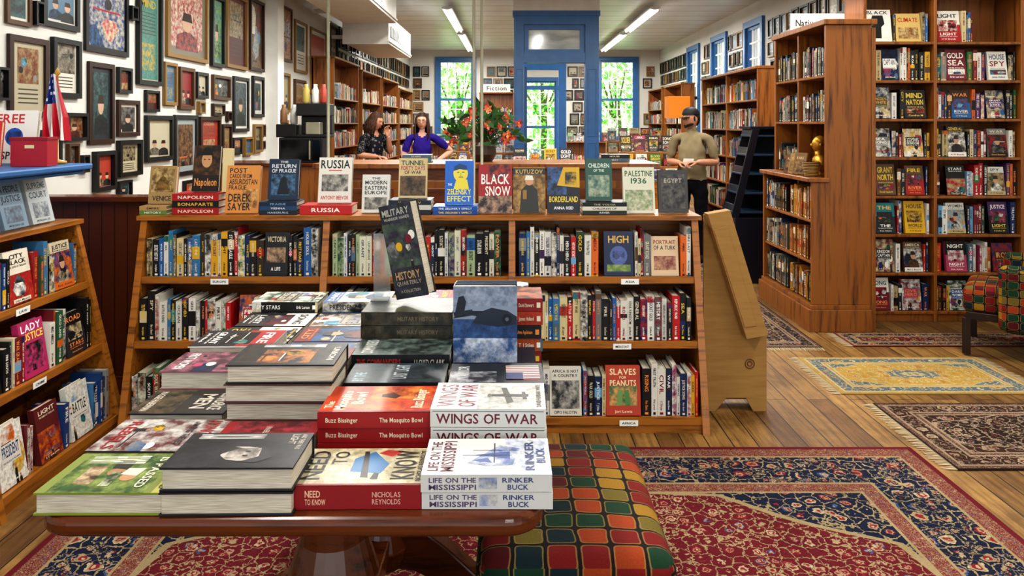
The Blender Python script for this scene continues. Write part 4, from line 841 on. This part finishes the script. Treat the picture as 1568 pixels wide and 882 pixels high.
# ------------------------------------------------------------ tall bookcases
def tall_case(name, M, w, d, h, shelves, cols=1, mat=W_TALL, t=.025, div=None):
    mb = MB()
    for i in range(cols+1):
        x = w*i/cols; a = x if i == 0 else x-t if i == cols else x-t/2
        mb.box(M, a, a+t, 0, d, 0, h)
    if div: mb.box(M, div, div+t, 0, d-.01, 0, h)
    mb.box(M, t, w-t, d-.012, d, 0, h)
    for z in shelves: mb.box(M, t, w-t, .003, d-.01, z-.02, z)
    mb.box(M, -.015, w+.015, -.015, d+.01, h, h+.03); mb.box(M, t, w-t, .02, .035, 0, max(.03, shelves[0]-.02))
    return mb.obj(name, [mat], bevel=.003)
ZR = [.08+.292*i for i in range(8)]
rr_ = random.Random(77)
MT1 = T((2.66, 5.6, 0)); tall_case('tall_bookcase', MT1, 1.22, .32, 2.5, ZR, 1, div=.535)
mb = MB()
def tall_fill(mb, M, xs, zs, r, H=.27, nf=(1, 2), detail=2, fw=.15):
    for z in zs:
        for x0, L in xs:
            k = r.choice(nf); fs = []
            for i in range(k):
                fs.append((L*(i+.1+r.random()*.3)/max(1, k), fw*r.uniform(.9, 1.08), r.uniform(.205, .25), None))
            shelf_run(mb, M @ T((x0, .03, z)), L, H, r, fs, detail, .15, gap=.03)
fist = S('#ccc8be', ('p', [(.3, .1), (.6, .1), (.62, .45), (.75, .55), (.7, .82), (.3, .82), (.22, .6)], '#141414'), ('t', 'BLACK', .1, .9, .86, .96, '#141414'))
tall_fill(mb, MT1, [(.03, .5)], ZR[:7], rr_, nf=(1, 2, 2)); tall_fill(mb, MT1, [(.565, .63)], ZR[:7], rr_, nf=(2, 2, 3))
shelf_run(mb, MT1 @ T((.03, .03, ZR[7])), .5, .27, rr_, [(.01, .2, .25, fist), (.24, .19, .22, S('#b89c5c', ('a', .1, .9, .1, .5, '#7a5026', '#b8a070'), ('t', 'CLIMATE', .1, .9, .7, .85, '#98281e')))], 2)
shelf_run(mb, MT1 @ T((.565, .03, ZR[7])), .3, .27, rr_, [(.01, .19, .24, None)], 2)
mb.obj('shelved_books', BOOKM)
mb = MB(); mb.box(T((3.3, 5.62, 2.535)), 0, .5, 0, .01, 0, .09, '#d4d4ce'); text(mb, T((3.3, 5.62, 2.535)), 'AFRICAN AMERICAN', .03, .47, .025, .065, '#222222'); mb.obj('section_sign', [M_PL])
mb = MB(); IX0, IX1, IY0, IY1 = 2.27, 2.6, 5.35, 6.4
MI = FACE_NX((IX0, IY1, 0)); LI = IY1-IY0
mb.box(I4, IX0, IX1, IY0, IY0+.03, .19, 2.22); mb.box(I4, IX0, IX1, IY1-.03, IY1, .19, 2.22); mb.box(I4, IX1-.02, IX1, IY0+.03, IY1-.03, .19, 2.22)
mb.box(I4, IX0-.02, IX1+.035, IY0-.02, IY1+.02, 2.22, 2.26); mb.box(I4, IX0-.13, IX1+.0, IY0-.02, IY1+.02, 0, .16); mb.box(I4, IX0-.11, IX1, IY0-.01, IY1+.01, .16, .19)
mb.box(I4, IX0-.10, IX0, IY0, IY0+.03, .19, 1.08); mb.box(I4, IX0-.10, IX0, IY1-.03, IY1, .19, 1.08); mb.box(I4, IX0-.13, IX0+.02, IY0-.02, IY1, 1.08, 1.11)
ZI = [.2, .5, .8, 1.11, 1.52, 1.86]
for q in ZI[1:]: mb.box(I4, (IX0+.003) if q > 1.2 else (IX0+.02 if q > 1 else IX0-.09), IX1-.02, IY0+.03, IY1-.03, q-.02, q-.0005)
mb.box(I4, IX0+.001, IX1-.02, (IY0+IY1)/2-.012, (IY0+IY1)/2+.012, .2, 2.2)
mb.box(T((0, 0, 0)), IX1, IX1+.03, IY0-.005, IY0+.06, 0, 2.2)
mb.obj('island_bookcase', [W_TALL], bevel=.004)
DK = ['#1a1c20', '#2a2c30', '#3a3c34', '#181818', '#4a1c1c', '#1c2c44', '#a8a494', '#44403a', '#5a5a50', '#1a1a1a']
BR = ['#7a4218', '#9a641c', '#5a2a10', '#8a521c', '#341a0c', '#a8782c']
mb = MB()
for q in ZI:
    for k in range(2):
        if q == 1.11 and k == 1: continue
        off = -.08 if q < 1 else .02
        shelf_run(mb, MI @ T((.035+k*(LI/2-.01), off, q)), LI/2-.05, .28, rr_, (), 2, .15, BR if q < .9 and k == 1 else DK, hr=(.19, .24))
mb.obj('shelved_books', BOOKM)
mb = MB(); mb.box(T((2.3, 6.1, 2.262)), 0, .5, 0, .012, 0, .15, '#dcdcd6'); text(mb, T((2.3, 6.1, 2.262)), 'Native America', .04, .46, .045, .1, '#1a1a1a'); mb.obj('section_sign', [M_PL])
mb = MB(); B = T((2.33, 5.62, 1.111))
mb.lathe(B, [(0, 0), (.05, 0), (.05, .015), (.025, .03), (.02, .05)], '#c8902a')
mb.ell(B, (0, 0, .1), (.045, .075, .06), '#c8902a'); mb.tube([B @ Vector((0, 0, .12)), B @ Vector((-.003, 0, .19))], .026)
mb.ell(B, (-.005, 0, .235), (.047, .04, .058), '#c8902a'); mb.ell(B, (-.05, 0, .23), (.014, .008, .014), '#c8902a'); mb.ell(B, (.008, 0, .262), (.048, .045, .04), '#c8902a')
for s in (-.04, .04): mb.ell(B, (.0, s, .232), (.01, .006, .014), '#c8902a')
mb.obj('gold_portrait_bust', [GOLD], smooth=True)
mb = MB()
for k in range(9): mb.lathe(T((2.225, 5.5, 1.111+k*.012)), [(.0, 0), (.045+.002*k, 0), (.05+.002*k, .006), (.045+.002*k, .012)], '#8a6a30' if k % 2 else '#6a4a20', 0, 16)
mb.obj('woven_basket', [M_PL], smooth=True)
mb = MB()
for i in range(3):
    face_out(mb, T((2.165, 5.72+.09*i, 1.111)) @ RZ(-62), 0, 0, .11, .17-.01*i, .014, S(['#6a4a20', '#8a6a34', '#5a3414'][i], ('a', .1, .9, .1, .6, '#8a6a3a', '#3a2410'), ('t', 'RARE', .2, .8, .7, .82, '#b8a070')), 14)
mb.obj('leaning_books', BOOKM)

Mk = FACE_NX((2.72, 10.6, 0)); tall_case('tall_bookcase', Mk, 2.4, .3, 2.12, [.08, .42, .76, 1.1, 1.44, 1.78], 2)
mb = MB(); rk = random.Random(4)
for q in [.08, .42, .76, 1.1, 1.44, 1.78]:
    shelf_run(mb, Mk @ T((.03, .03, q)), 1.14, .31, rk, (), 1, .15); shelf_run(mb, Mk @ T((1.22, .03, q)), 1.14, .31, rk, (), 1, .15)
mb.obj('shelved_books', BOOKM)
mb = MB(); Q = T((2.08, 6.95, 0))
mb.box(Q, .02, .48, 0, .35, 0, .62)
mb.prism(Q, [(-.02, .62), (.48, .62), (.48, 1.455), (.2, 1.455)], .33, .35, 'y')
mb.prism(Q, [(-.02, .62), (.05, .62), (.25, 1.455), (.18, 1.455)], 0, .02, 'y'); mb.prism(Q, [(.34, .62), (.42, .62), (.42, 1.455), (.40, 1.455)], 0, .02, 'y')
for i in range(5):
    q = .66+i*.18; xl = -.01+.238*(q-.62); mb.box(Q, xl, .42, .003, .33, q, q+.018, m=1); mb.prism(Q, [(xl, q), (xl+.012, q), (xl+.03, q+.08), (xl+.018, q+.08)], .02, .33, 'y')
mb.box(Q, .42, .48, 0, .33, .62, 1.455); mb.prism(Q, [(.16, 1.455), (.49, 1.455), (.49, 1.48), (.16, 1.48)], 0, .35, 'y')
mb.obj('magazine_rack', [NAVY, plain('navy_edge', '#22384e', .3)], bevel=.003)

# ------------------------------------------------------------ rear room furniture
rq = random.Random(9)
def far_fill(mb, M, L, zs, H, r):
    for q in zs: shelf_run(mb, M @ T((.03, .03, q)), L-.06, H, r, (), 1, .15)
for i, (y0, L, h) in enumerate(((10.6, 1.7, 2.45), (12.6, 1.8, 2.4), (14.6, 2.0, 2.4), (16.8, 2.2, 2.3))):
    zs = [.08+.36*k for k in range(6)]
    Mq = FACE_PX((-2.55, y0, 0)); tall_case('tall_bookcase', Mq, L, .3, h, zs, 1)
    mb = MB(); far_fill(mb, Mq, L, zs, .33, rq); mb.obj('shelved_books', BOOKM)
for i, y0 in enumerate((20.6, 18.4, 16.5)):
    Mq = FACE_NX((3.8, y0, 0)); zs = [.08+.36*k for k in range(6 if i < 2 else 2)]
    tall_case('tall_bookcase', Mq, 1.8, .3, 2.4 if i < 2 else .95, zs, 1)
    mb = MB(); far_fill(mb, Mq, 1.8, zs, .33, rq); mb.obj('shelved_books', BOOKM)
for x0, L, h in ((-2.4, 1.45, .95), (-.9, .95, 2.35), (1.5, 2.2, .98)):
    Mq = T((x0, 20.5, 0)); zs = [.08+.33*k for k in range(3 if h < 1.2 else 6)][:int((h-.1)/.33)+0 or 1]
    tall_case('tall_bookcase' if h > 1.2 else 'low_wall_bookcase', Mq, L, .3, h, zs, 1)
    mb = MB(); far_fill(mb, Mq, L, zs, .31, rq)
    if h < 1.2:
        for k in range(int(L/.24)): face_out(mb, Mq @ T((0, .1, h+.03)), .04+k*.24, 0, .18, .26, .03, rspec(rq))
    mb.obj('shelved_books', BOOKM)
mb = MB(); mb.box(T((-.8, 20.48, 2.385)), 0, .75, 0, .01, 0, .22, '#d4d0c0'); text(mb, T((-.8, 20.48, 2.385)), 'Fiction', .1, .65, .05, .17, '#222222'); mb.obj('section_sign', [M_PL])
def disp_unit(x0, y0, w, h, r, name='display_shelf'):
    mb = MB(); M = T((x0, y0, 0))
    for k in range(3): mb.box(M, 0, w, k*.14, k*.14+.14, 0, h+k*.2-.4 if h+k*.2-.4 > 0 else .1)
    mb.obj(name, [W_CASE], bevel=.005)
    m2 = MB()
    for k in range(3):
        for i in range(int(w/.2)): face_out(m2, M @ T((0, k*.14+.02, h+k*.2-.4)), .02+i*.2, 0, .16, .17 if k < 2 else .23, .03, rspec(r))
    m2.obj('display_books', BOOKM)
disp_unit(1.55, 10.4, .85, 1.1, rq); disp_unit(-.75, 12.6, .9, 1.0, rq); disp_unit(.0, 9.3, .8, .95, rq); disp_unit(1.7, 13.0, 1.0, 1.2, rq); disp_unit(-1.3, 15.0, 1.0, 1.15, rq)
mb = MB(); L_ = T((2.68, 12.0, 0))
mb.lathe(L_, [(0, 0), (.14, 0), (.14, .02), (.012, .03), (.012, 1.6)], m=0); mb.prism(L_, [(-.17, -.17), (.17, -.17), (.17, .17), (-.17, .17)], 1.6, 1.95, 'z', m=1)
mb.obj('floor_lamp', [BLACK, emis('orange_shade', '#d87a0a', .35)])
mb = MB(); mb.box(I4, -2.85, -1.75, 7.0, 7.55, 0, 1.1); mb.box(I4, -2.85, -1.72, 6.97, 7.58, 1.1, 1.13, m=1); mb.obj('coffee_counter', [W_TALL, W_DARK], bevel=.005)
def boxes(name, lst, mats, bevel=.008): simple(name, lst, mats, bevel)
boxes('microwave', [(-2.24, -1.82, 7.1, 7.4, 1.131, 1.37), (-2.22, -1.94, 7.09, 7.1, 1.15, 1.35, 1), (-1.92, -1.84, 7.09, 7.1, 1.15, 1.35, 1), (-1.945, -1.93, 7.07, 7.09, 1.16, 1.34, 2)], [BLACK, plain('dark_glass', '#050608', .1), POLE])
boxes('coffee_maker', [(-2.08, -1.78, 7.12, 7.4, 1.371, 1.4), (-2.08, -1.78, 7.3, 7.4, 1.4, 1.58), (-2.08, -1.78, 7.12, 7.4, 1.58, 1.7), (-2.0, -1.86, 7.16, 7.29, 1.4, 1.52, 1), (-2.3, -2.1, 7.2, 7.4, 1.371, 1.5)], [BLACK, POLE])
mb = MB()
for i, (x, c) in enumerate(((-2.02, '#a89850'), (-1.93, '#c8c4bc'), (-1.85, '#983a2a'), (-2.14, '#b8b8b0'), (-2.24, '#7a5a3a'))):
    zz = 1.701 if i < 3 else 1.501
    mb.lathe(T((x, 7.26, zz)), [(0, 0), (.032, 0), (.036, .02), (.034, .13), (.02, .16), (.02, .19), (0, .192)], c, 0, 14)
mb.obj('jars', [M_PL], smooth=True)
mb = MB(); rfz = random.Random(3); F = (-.2, 5.25, 1.236)
mb.lathe(T(F), [(0, 0), (.06, 0), (.09, .05), (.085, .11), (.05, .14), (.055, .16)], '#3a2a1c')
for k in range(84):
    a = rfz.uniform(0, 6.28); rr = rfz.uniform(.03, .28); tip = Vector((F[0]+rr*math.cos(a)*1.1, F[1]+rr*math.sin(a)*.5, F[2]+.1+rfz.uniform(.02, .2)+(.1 if rr < .15 else 0)))
    base = Vector((F[0], F[1], F[2]+.13)); mid = (base+tip)/2+Vector((0, 0, .05))
    mb.tube([base, mid, tip], .003, '#2c4a1c', seg=5)
    if k % 2:
        for p in range(6):
            b = p*1.047+rfz.random(); e = .027; dv = Vector((math.cos(b), -.3+.5*math.sin(b), math.sin(b))); sd = dv.cross(Vector((0, 1, 0))).normalized()*e*.4
            mb.poly([tip, tip+dv*e*.6+sd, tip+dv*e*1.3, tip+dv*e*.6-sd], rfz.choice(['#a82014', '#c0481c', '#8a1414', '#c8683a']))
        mb.ell(I4, tip, (.007, .007, .007), '#c0a040', seg=6, rings=4)
    else:
        for p in range(4):
            dv = Vector((rfz.uniform(-1, 1), rfz.uniform(-.5, .5), rfz.uniform(-.3, 1))).normalized()*.08; sd = dv.cross(Vector((0, 1, 0))).normalized()*.016
            mb.poly([tip-dv*.3, tip+dv*.3+sd, tip+dv, tip+dv*.3-sd], rfz.choice(['#2c5a24', '#3a6a2c', '#1c3c1c']))
mb.obj('flower_arrangement', [M_PL])

# ------------------------------------------------------------ people
def skin_mesh(verts, edges, radii, roots, sub=2):
    me = bpy.data.meshes.new('tmp'); me.from_pydata([tuple(v) for v in verts], edges, [])
    ob = bpy.data.objects.new('tmp', me); scene.collection.objects.link(ob)
    ob.modifiers.new('s', 'SKIN'); sm_ = ob.modifiers.new('ss', 'SUBSURF'); sm_.levels = sub; sm_.render_levels = sub
    sk = me.skin_vertices[0].data
    for i, r in enumerate(radii): sk[i].radius = r if isinstance(r, tuple) else (r, r); sk[i].use_root = i in roots
    bpy.context.view_layer.update(); dg = bpy.context.evaluated_depsgraph_get()
    out = bpy.data.meshes.new_from_object(ob.evaluated_get(dg))
    vs = [v.co.copy() for v in out.vertices]; fs = [tuple(p.vertices) for p in out.polygons]; bpy.data.objects.remove(ob)
    return vs, fs
def hand(mb, M, side, col, curl=35):
    vs = []; es = []; rs = []; roots = set()
    for i, (bx_, ln) in enumerate(((-.032, .058), (-.011, .072), (.011, .077), (.032, .068))):
        bx_ *= side; r0 = len(vs); roots.add(r0); p = Vector((bx_*.5, -.012, 0)); vs.append(p); rs.append(.016)
        p = Vector((bx_, .085, .0)); vs.append(p); rs.append(.0115); a = 0
        for k, f in enumerate((.45, .3, .25)):
            a += math.radians(curl*(.7+.3*k)); p = p+Vector((0, math.cos(a), -math.sin(a)))*ln*f; vs.append(p); rs.append(.0095-.0012*k)
        es += [(r0+k, r0+k+1) for k in range(4)]
    r0 = len(vs); roots.add(r0)
    for p, r in (((.012*side, .01, 0), .015), ((.04*side, .045, -.015), .012), ((.055*side, .075, -.03), .0105), ((.052*side, .1, -.042), .009)): vs.append(Vector(p)); rs.append(r)
    es += [(r0+k, r0+k+1) for k in range(3)]
    v, f = skin_mesh(vs, es, rs, roots, 1); mb.mesh([M @ p for p in v], f, col)
def sm(a, b, x):
    t = max(0, min(1, (x-a)/(b-a))); return t*t*(3-2*t)
def head(mb, M, skin, hair, style, cap=None, glasses=False):
    # brow, sockets, nose, cheeks, lips and chin are displacements of one continuous surface
    def hf(p):
        q = p.copy()
        front = max(0, -p.y)
        if p.z < 0:
            k = -p.z; q.x *= 1-.20*k*k-.04*k; q.y = q.y*(1-.18*k)-.08*k*front
        if front > .3:
            ex = abs(p.x)
            q.y += .085*math.exp(-((ex-.38)/.16)**2-((p.z-.06)/.12)**2)
            q.y -= .055*math.exp(-((p.z-.26)/.1)**2)*math.exp(-(ex/.6)**2)
            q.y -= .22*math.exp(-(p.x/.12)**2)*sm(.16, -.22, p.z)*sm(-.36, -.24, p.z)
            q.y -= .03*math.exp(-((ex-.45)/.2)**2-((p.z+.2)/.18)**2)
            q.y -= .06*math.exp(-(p.x/.22)**2-((p.z+.52)/.1)**2)
            q.y -= .10*math.exp(-(p.x/.25)**2-((p.z+.86)/.14)**2)
        return q
    mb.ell(M, (0, 0, .108), (.075, .094, .112), skin, seg=48, rings=36, fn=hf)
    for s in (-1, 1):
        mb.ell(M, (s*.029, -.0765, .114), (.0125, .011, .0065), '#d8d0c8', seg=12, rings=8); mb.ell(M, (s*.029, -.0855, .114), (.0055, .004, .0056), '#20140c', seg=8, rings=6)
        mb.ell(M, (s*.029, -.0820, .1200), (.0145, .008, .0026), skin, seg=10, rings=5)
        mb.tube([M @ Vector((s*.012, -.093, .133)), M @ Vector((s*.03, -.091, .1370)), M @ Vector((s*.047, -.078, .132))], [.0022, .003, .0015], hair, seg=5)
        mb.ell(M, (s*.0745, .01, .103), (.008, .017, .028), skin, seg=12, rings=8)
    mb.tube([M @ Vector((-.023, -.082, .0525)), M @ Vector((-.01, -.0925, .0545)), M @ Vector((0, -.0945, .0532)), M @ Vector((.01, -.0925, .0545)), M @ Vector((.023, -.082, .0525))], [.0012, .0035, .0035, .0035, .0012], '#98504a', seg=6)
    mb.tube([M @ Vector((-.018, -.084, .0475)), M @ Vector((0, -.0935, .0462)), M @ Vector((.018, -.084, .0475))], [.0012, .0042, .0012], '#a45a52', seg=6)
    def shell(rad):
        vs = []; fs = []; NA, NR = 40, 16
        for i in range(NR+1):
            for j in range(NA):
                ph = 2*math.pi*j/NA; cy = math.sin(ph)
                lim = 1.02 if cy < -.55 else 1.02+(cy+.55)*.78
                th = lim*i/NR
                p = Vector((math.sin(th)*math.cos(ph), math.sin(th)*cy, math.cos(th)))
                rr = 1+.012*math.sin(j*5.1+i)
                vs.append(M @ Vector((p.x*rad[0]*rr, .008+p.y*rad[1]*rr, .112+p.z*rad[2]*rr)))
        for i in range(NR):
            for j in range(NA): k = (j+1) % NA; fs.append((i*NA+j, (i+1)*NA+j, (i+1)*NA+k, i*NA+k))
        mb.mesh(vs, fs, hair)
    if style == 'short':
        shell((.083, .101, .120))
        mb.ell(M, (0, .045, .085), (.070, .056, .07), hair)
        for s in (-1, 1): mb.ell(M, (s*.0735, -.012, .108), (.006, .014, .026), hair)
        for k in range(220):
            a = (k/220-.5)*2.7; zz = .012+.026*((k*7) % 10)/10
            r_ = .070+.3*(zz-.012); x_ = math.sin(a)*(r_-.012); y_ = -math.cos(a)*(r_+.016)-.002
            if abs(x_) < .024 and zz > .034: continue
            mb.ell(M, (x_*.93, y_*.97, zz+.018*abs(math.sin(a))*1.4), (.004, .004, .005), hair, seg=5, rings=3)
    else:
        shell((.085, .102, .122))
        mb.ell(M, (0, .045, .06), (.078, .056, .10), hair)
        r = random.Random(6 if style == 'curly' else 2); n = 200 if style == 'curly' else 170
        for k in range(n):
            a = math.radians(r.uniform(-38, 218)); ca, sa = math.cos(a), math.sin(a)
            L = (.22 if style == 'curly' else .29)*r.uniform(.8, 1.05); pts = []
            for q in range(15):
                u = q/14
                if u < .3:
                    th = (.25+u/.3*1.15); p = Vector((math.sin(th)*ca*.088, math.sin(th)*sa*.104+.008, .112+math.cos(th)*.125)); e_ = p.copy()
                else:
                    v = (u-.3)/.7; out = (.035 if style == 'curly' else .016)*math.sin(v*2.6)
                    p = Vector((e_.x+ca*out, e_.y+sa*out, e_.z-v*L))
                wv = (.010 if style == 'curly' else .005)*u
                p.x += wv*math.sin(u*(26 if style == 'curly' else 8)+k*1.7); p.y += wv*math.cos(u*(23 if style == 'curly' else 7)+k)
                pts.append(M @ p)
            mb.tube(pts, [.004]+[.0075]*11+[.006, .004, .0015], hair if k % 4 else ('#5a3420' if style == 'curly' else '#442a1a'), seg=5)
    if cap:
        vs = []; fs = []; NA, NR = 36, 14
        for i in range(NR+1):
            th = 1.5*i/NR
            for j in range(NA):
                ph = 2*math.pi*j/NA; sq = 1+.03*math.sin(ph*6)*math.sin(th)**3*.3
                hz = .098*max(0, math.cos(th))**.8+(.006 if math.sin(ph) < 0 else -.012*math.sin(ph))*(i/NR)
                vs.append(M @ Vector((math.sin(th)*math.cos(ph)*.086*sq, math.sin(th)*math.sin(ph)*.105*sq+.006, .139+hz)))
        for i in range(NR):
            for j in range(NA): k = (j+1) % NA; fs.append((i*NA+j, (i+1)*NA+j, (i+1)*NA+k, i*NA+k))
        mb.mesh(vs, fs, cap)
        n = 14; top = []
        for i in range(n+1):
            t = math.pi+math.pi*i/n; top.append(M @ Vector((math.cos(t)*.072, -.070-abs(math.sin(t))*.080, .146-.012*abs(math.cos(t))-.014*abs(math.sin(t)))))
        mb.mesh(top+[p+M.to_3x3() @ Vector((0, 0, -.005)) for p in top], [tuple(range(n+1)), tuple(range(2*n+1, n, -1))]+[(i, i+n+1, i+n+2, i+1) for i in range(n)], cap)
        mb.ell(M, (0, .006, .238), (.008, .008, .004), cap)
    if glasses:
        for s in (-1, 1):
            c = Vector((s*.031, -.100, .112)); mb.tube([M @ (c+Vector((math.cos(a*.5236)*.021, 0, math.sin(a*.5236)*.016))) for a in range(13)], .002, '#181010', seg=5)
            mb.tube([M @ Vector((s*.052, -.098, .116)), M @ Vector((s*.079, 0, .116))], .0018, '#181010', seg=5)
        mb.tube([M @ Vector((-.01, -.101, .116)), M @ Vector((.01, -.101, .116))], .002, '#181010', seg=5)
def person(name, loc, rot, sc, arms, col, hstyle, hturn=0, htilt=0, female=False, cap=None, glasses=False, pattern=False, sleeve=.72):
    top, pants, skin, hair, shoe = col; sw = .160 if female else .185
    hip = .155 if female else .15
    J = {'pel': ((0, 0, .90), (hip, .108)), 'hem': ((0, 0, .955), (hip+.018, .122)), 'bel': ((0, 0, 1.06), (.125 if female else .155, .108 if female else .12)), 'ch': ((0, -.008, 1.22), (.148 if female else .172, .118)), 'uc': ((0, .002, 1.34), (.128 if female else .15, .09)), 'nb': ((0, .008, 1.41), (.062, .058)), 'nm': ((0, .004, 1.438), (.052, .052)), 'nt': ((0, -.002, 1.51), (.050, .052))}
    E = [('pel', 'hem', 0), ('hem', 'bel', 0), ('bel', 'ch', 0), ('ch', 'uc', 0), ('uc', 'nb', 0), ('nb', 'nm', 0), ('nm', 'nt', 2)]
    for s, n in ((-1, 'R'), (1, 'L')):
        el, wr = arms[n][:2]; sh = Vector((s*sw, .004, 1.360)); el = Vector(el); wr = Vector(wr)
        J['cl'+n] = ((s*.09, .002, 1.380), (.058, .056)); J['sh'+n] = (sh, (.060, .060)); J['sm'+n] = (sh.lerp(el, .4), (.056, .056)); J['sl'+n] = (sh.lerp(el, sleeve), (.056, .056)); J['sk'+n] = (sh.lerp(el, sleeve+.035), (.046, .046)); J['el'+n] = (el, (.044, .044)); J['fa'+n] = (el.lerp(wr, .35), (.043, .043)); J['wr'+n] = (wr, (.028, .028))
        E += [('uc', 'cl'+n, 0), ('cl'+n, 'sh'+n, 0), ('sh'+n, 'sm'+n, 0), ('sm'+n, 'sl'+n, 0), ('sl'+n, 'sk'+n, 0), ('sk'+n, 'el'+n, 2), ('el'+n, 'fa'+n, 2), ('fa'+n, 'wr'+n, 2)]
        J['hp'+n] = ((s*.088, 0, .83), (.092, .098)); J['th'+n] = ((s*.1, -.005, .66), (.083, .085)); J['kn'+n] = ((s*.105, -.012, .48), (.064, .066)); J['cf'+n] = ((s*.105, .012, .33), (.06, .062)); J['an'+n] = ((s*.105, .02, .1), (.048, .048)); J['he'+n] = ((s*.107, .02, .045), (.042, .042)); J['to'+n] = ((s*.115, -.15, .035), (.036, .034))
        E += [('pel', 'hp'+n, 1), ('hp'+n, 'th'+n, 1), ('th'+n, 'kn'+n, 1), ('kn'+n, 'cf'+n, 1), ('cf'+n, 'an'+n, 1), ('an'+n, 'he'+n, 3), ('he'+n, 'to'+n, 3)]
    keys = list(J); P_ = [Vector(J[k][0]) for k in keys]
    vs, fs = skin_mesh(P_, [(keys.index(a), keys.index(b)) for a, b, c in E], [J[k][1] for k in keys], {0}, 3)
    for v in vs:     # clean hem line
        if abs(v.x) < .24 and abs(v.z-.905) < .013: v.z = .905
    W = T(loc) @ RZ(rot) @ Matrix.Scale(sc, 4)
    segs = [(Vector(J[a][0]), Vector(J[b][0]), c, max(J[a][1][0], J[b][1][0])) for a, b, c in E]
    cols = [top, pants, skin, shoe]; mb = MB(); lab = []
    rp = random.Random(1)
    for f in fs:
        c = sum((vs[i] for i in f), Vector())/len(f); best = None
        for a, b, m, rr in segs:
            ab = b-a; t = max(0, min(1, (c-a).dot(ab)/ab.length_squared)); d = (c-(a+ab*t)).length/rr
            if best is None or d < best[0]: best = (d, m)
        m = best[1]
        if abs(c.x) < .24 and m in (0, 1) and c.z < 1.1: m = 0 if c.z > .905 else 1
        if female and m == 0 and c.z > 1.37 and c.y < -.03 and abs(c.x) < (c.z-1.35)*1.1: m = 2
        lab.append(m)
    cl = [False]*len(vs)
    for f, m in zip(fs, lab):
        if m in (0, 1):
            for i in f: cl[i] = True
    nv = []
    for i, v in enumerate(vs):
        if cl[i]:
            d = Vector((v.x, v.y, 0))
            if d.length > 0: d.normalize()
            v = v+d*(.0035*math.sin(v.z*55+v.x*30+math.sin(v.x*25)*2)+.004*math.sin(v.z*24-v.x*60+v.y*40))
        nv.append(v)
    mb.v.extend([W @ v for v in nv])
    for f, m in zip(fs, lab):
        cc = cols[m]
        if pattern and m == 0 and rp.random() < .2: cc = '#6a6a6a'
        mb.f.append(f); mb.c.append(C(cc)); mb.d.append(C(cc)); mb.m.append(1 if m == 2 else 0)
    root = empty(name)
    mb.obj('body', [CLOTH, SKINM], smooth=True, parent=root)
    mb = MB(); head(mb, W @ T((0, -.014, 1.462)) @ RZ(hturn) @ RX(htilt), skin, hair, hstyle, cap, glasses); mb.obj('head', [SKINM], smooth=True, parent=root)
    mb = MB()
    for s, n in ((-1, 'R'), (1, 'L')):
        el, wr = Vector(arms[n][0]), Vector(arms[n][1]); d = (wr-el).normalized()
        if len(arms[n]) > 2: d = Vector(arms[n][2]).normalized()
        up = Vector(arms[n][3]) if len(arms[n]) > 3 else Vector((0, 0, 1)); xx = d.cross(up).normalized(); zz = xx.cross(d)
        hand(mb, W @ basis(xx, d, zz, wr-d*.005), 1 if s < 0 else -1, skin, 35)
    mb.obj('hands', [SKINM], smooth=True, parent=root)
    return W, root
armsM = {'R': ((-.25, .03, 1.09), (-.08, -.235, 1.09), (.7, -.5, .0)), 'L': ((.26, .03, 1.09), (.09, -.225, 1.10), (-.75, -.45, .0))}
W, root = person('man_standing', (1.97, 8.1, 0), -24, .995, armsM, ('#7c7056', '#0e0e12', '#a8765c', '#17100c', '#1a1a1a'), 'short', -38, 6, cap='#0c0c0e')
mb = MB(); mb.box(W @ T((-.055, -.31, 1.045)) @ RX(-55), 0, .11, 0, .015, 0, .16, '#98948c'); mb.obj('booklet', [M_PL], parent=root)
armsA = {'R': ((-.24, .0, 1.12), (-.12, -.24, 1.1)), 'L': ((.22, -.08, 1.14), (.10, -.17, 1.38), (-.25, .1, 1), (0, 1, 0))}
person('woman_with_curly_hair', (-1.83, 9.8, 0), 50, .98, armsA, ('#1a1a20', '#141418', '#b88468', '#341d10', '#111111'), 'curly', 14, 14, female=True, pattern=True, sleeve=.85)
armsB = {'R': ((-.25, -.02, 1.1), (-.16, -.22, 1.02)), 'L': ((.4, .06, 1.17), (.2, -.04, 1.04), (-.8, -.4, -.1))}
person('woman_with_glasses', (-1.18, 9.7, 0), 8, .975, armsB, ('#2a1c70', '#1c1c2a', '#c09078', '#2a170d', '#111111'), 'long', -8, -2, female=True, glasses=True, sleeve=.6)

# ------------------------------------------------------------ light, world, camera
w = bpy.data.worlds.new('World'); scene.world = w; w.use_nodes = True
nt = w.node_tree; bg = nt.nodes['Background']; sky = nt.nodes.new('ShaderNodeTexSky'); sky.sky_type = 'NISHITA'; sky.sun_disc = False; sky.sun_elevation = math.radians(50); sky.sun_rotation = math.radians(20)
mx = nt.nodes.new('ShaderNodeMix'); mx.data_type = 'RGBA'; mx.inputs[0].default_value = .5; mx.inputs[7].default_value = (5, 5, 5, 1)
nt.links.new(sky.outputs[0], mx.inputs[6]); nt.links.new(mx.outputs[2], bg.inputs[0]); bg.inputs[1].default_value = .38
sd = bpy.data.lights.new('sun', 'SUN'); sd.energy = 20; sd.angle = .02; so = bpy.data.objects.new('sun', sd); scene.collection.objects.link(so); so.rotation_euler = (math.radians(-30), 0, math.radians(20)); so.location = (0, 30, 10)
cam = bpy.data.cameras.new('camera'); co = bpy.data.objects.new('camera', cam); scene.collection.objects.link(co)
co.location = (0, 0, 1.5); co.rotation_euler = (math.radians(90), 0, 0); cam.lens = 26.0; cam.sensor_width = 36; cam.shift_y = -.16; cam.clip_start = .05; cam.clip_end = 200
scene.camera = co
scene.view_settings.view_transform = 'Standard'; scene.view_settings.exposure = .06
try: scene.view_settings.look = 'Medium High Contrast'
except Exception: pass
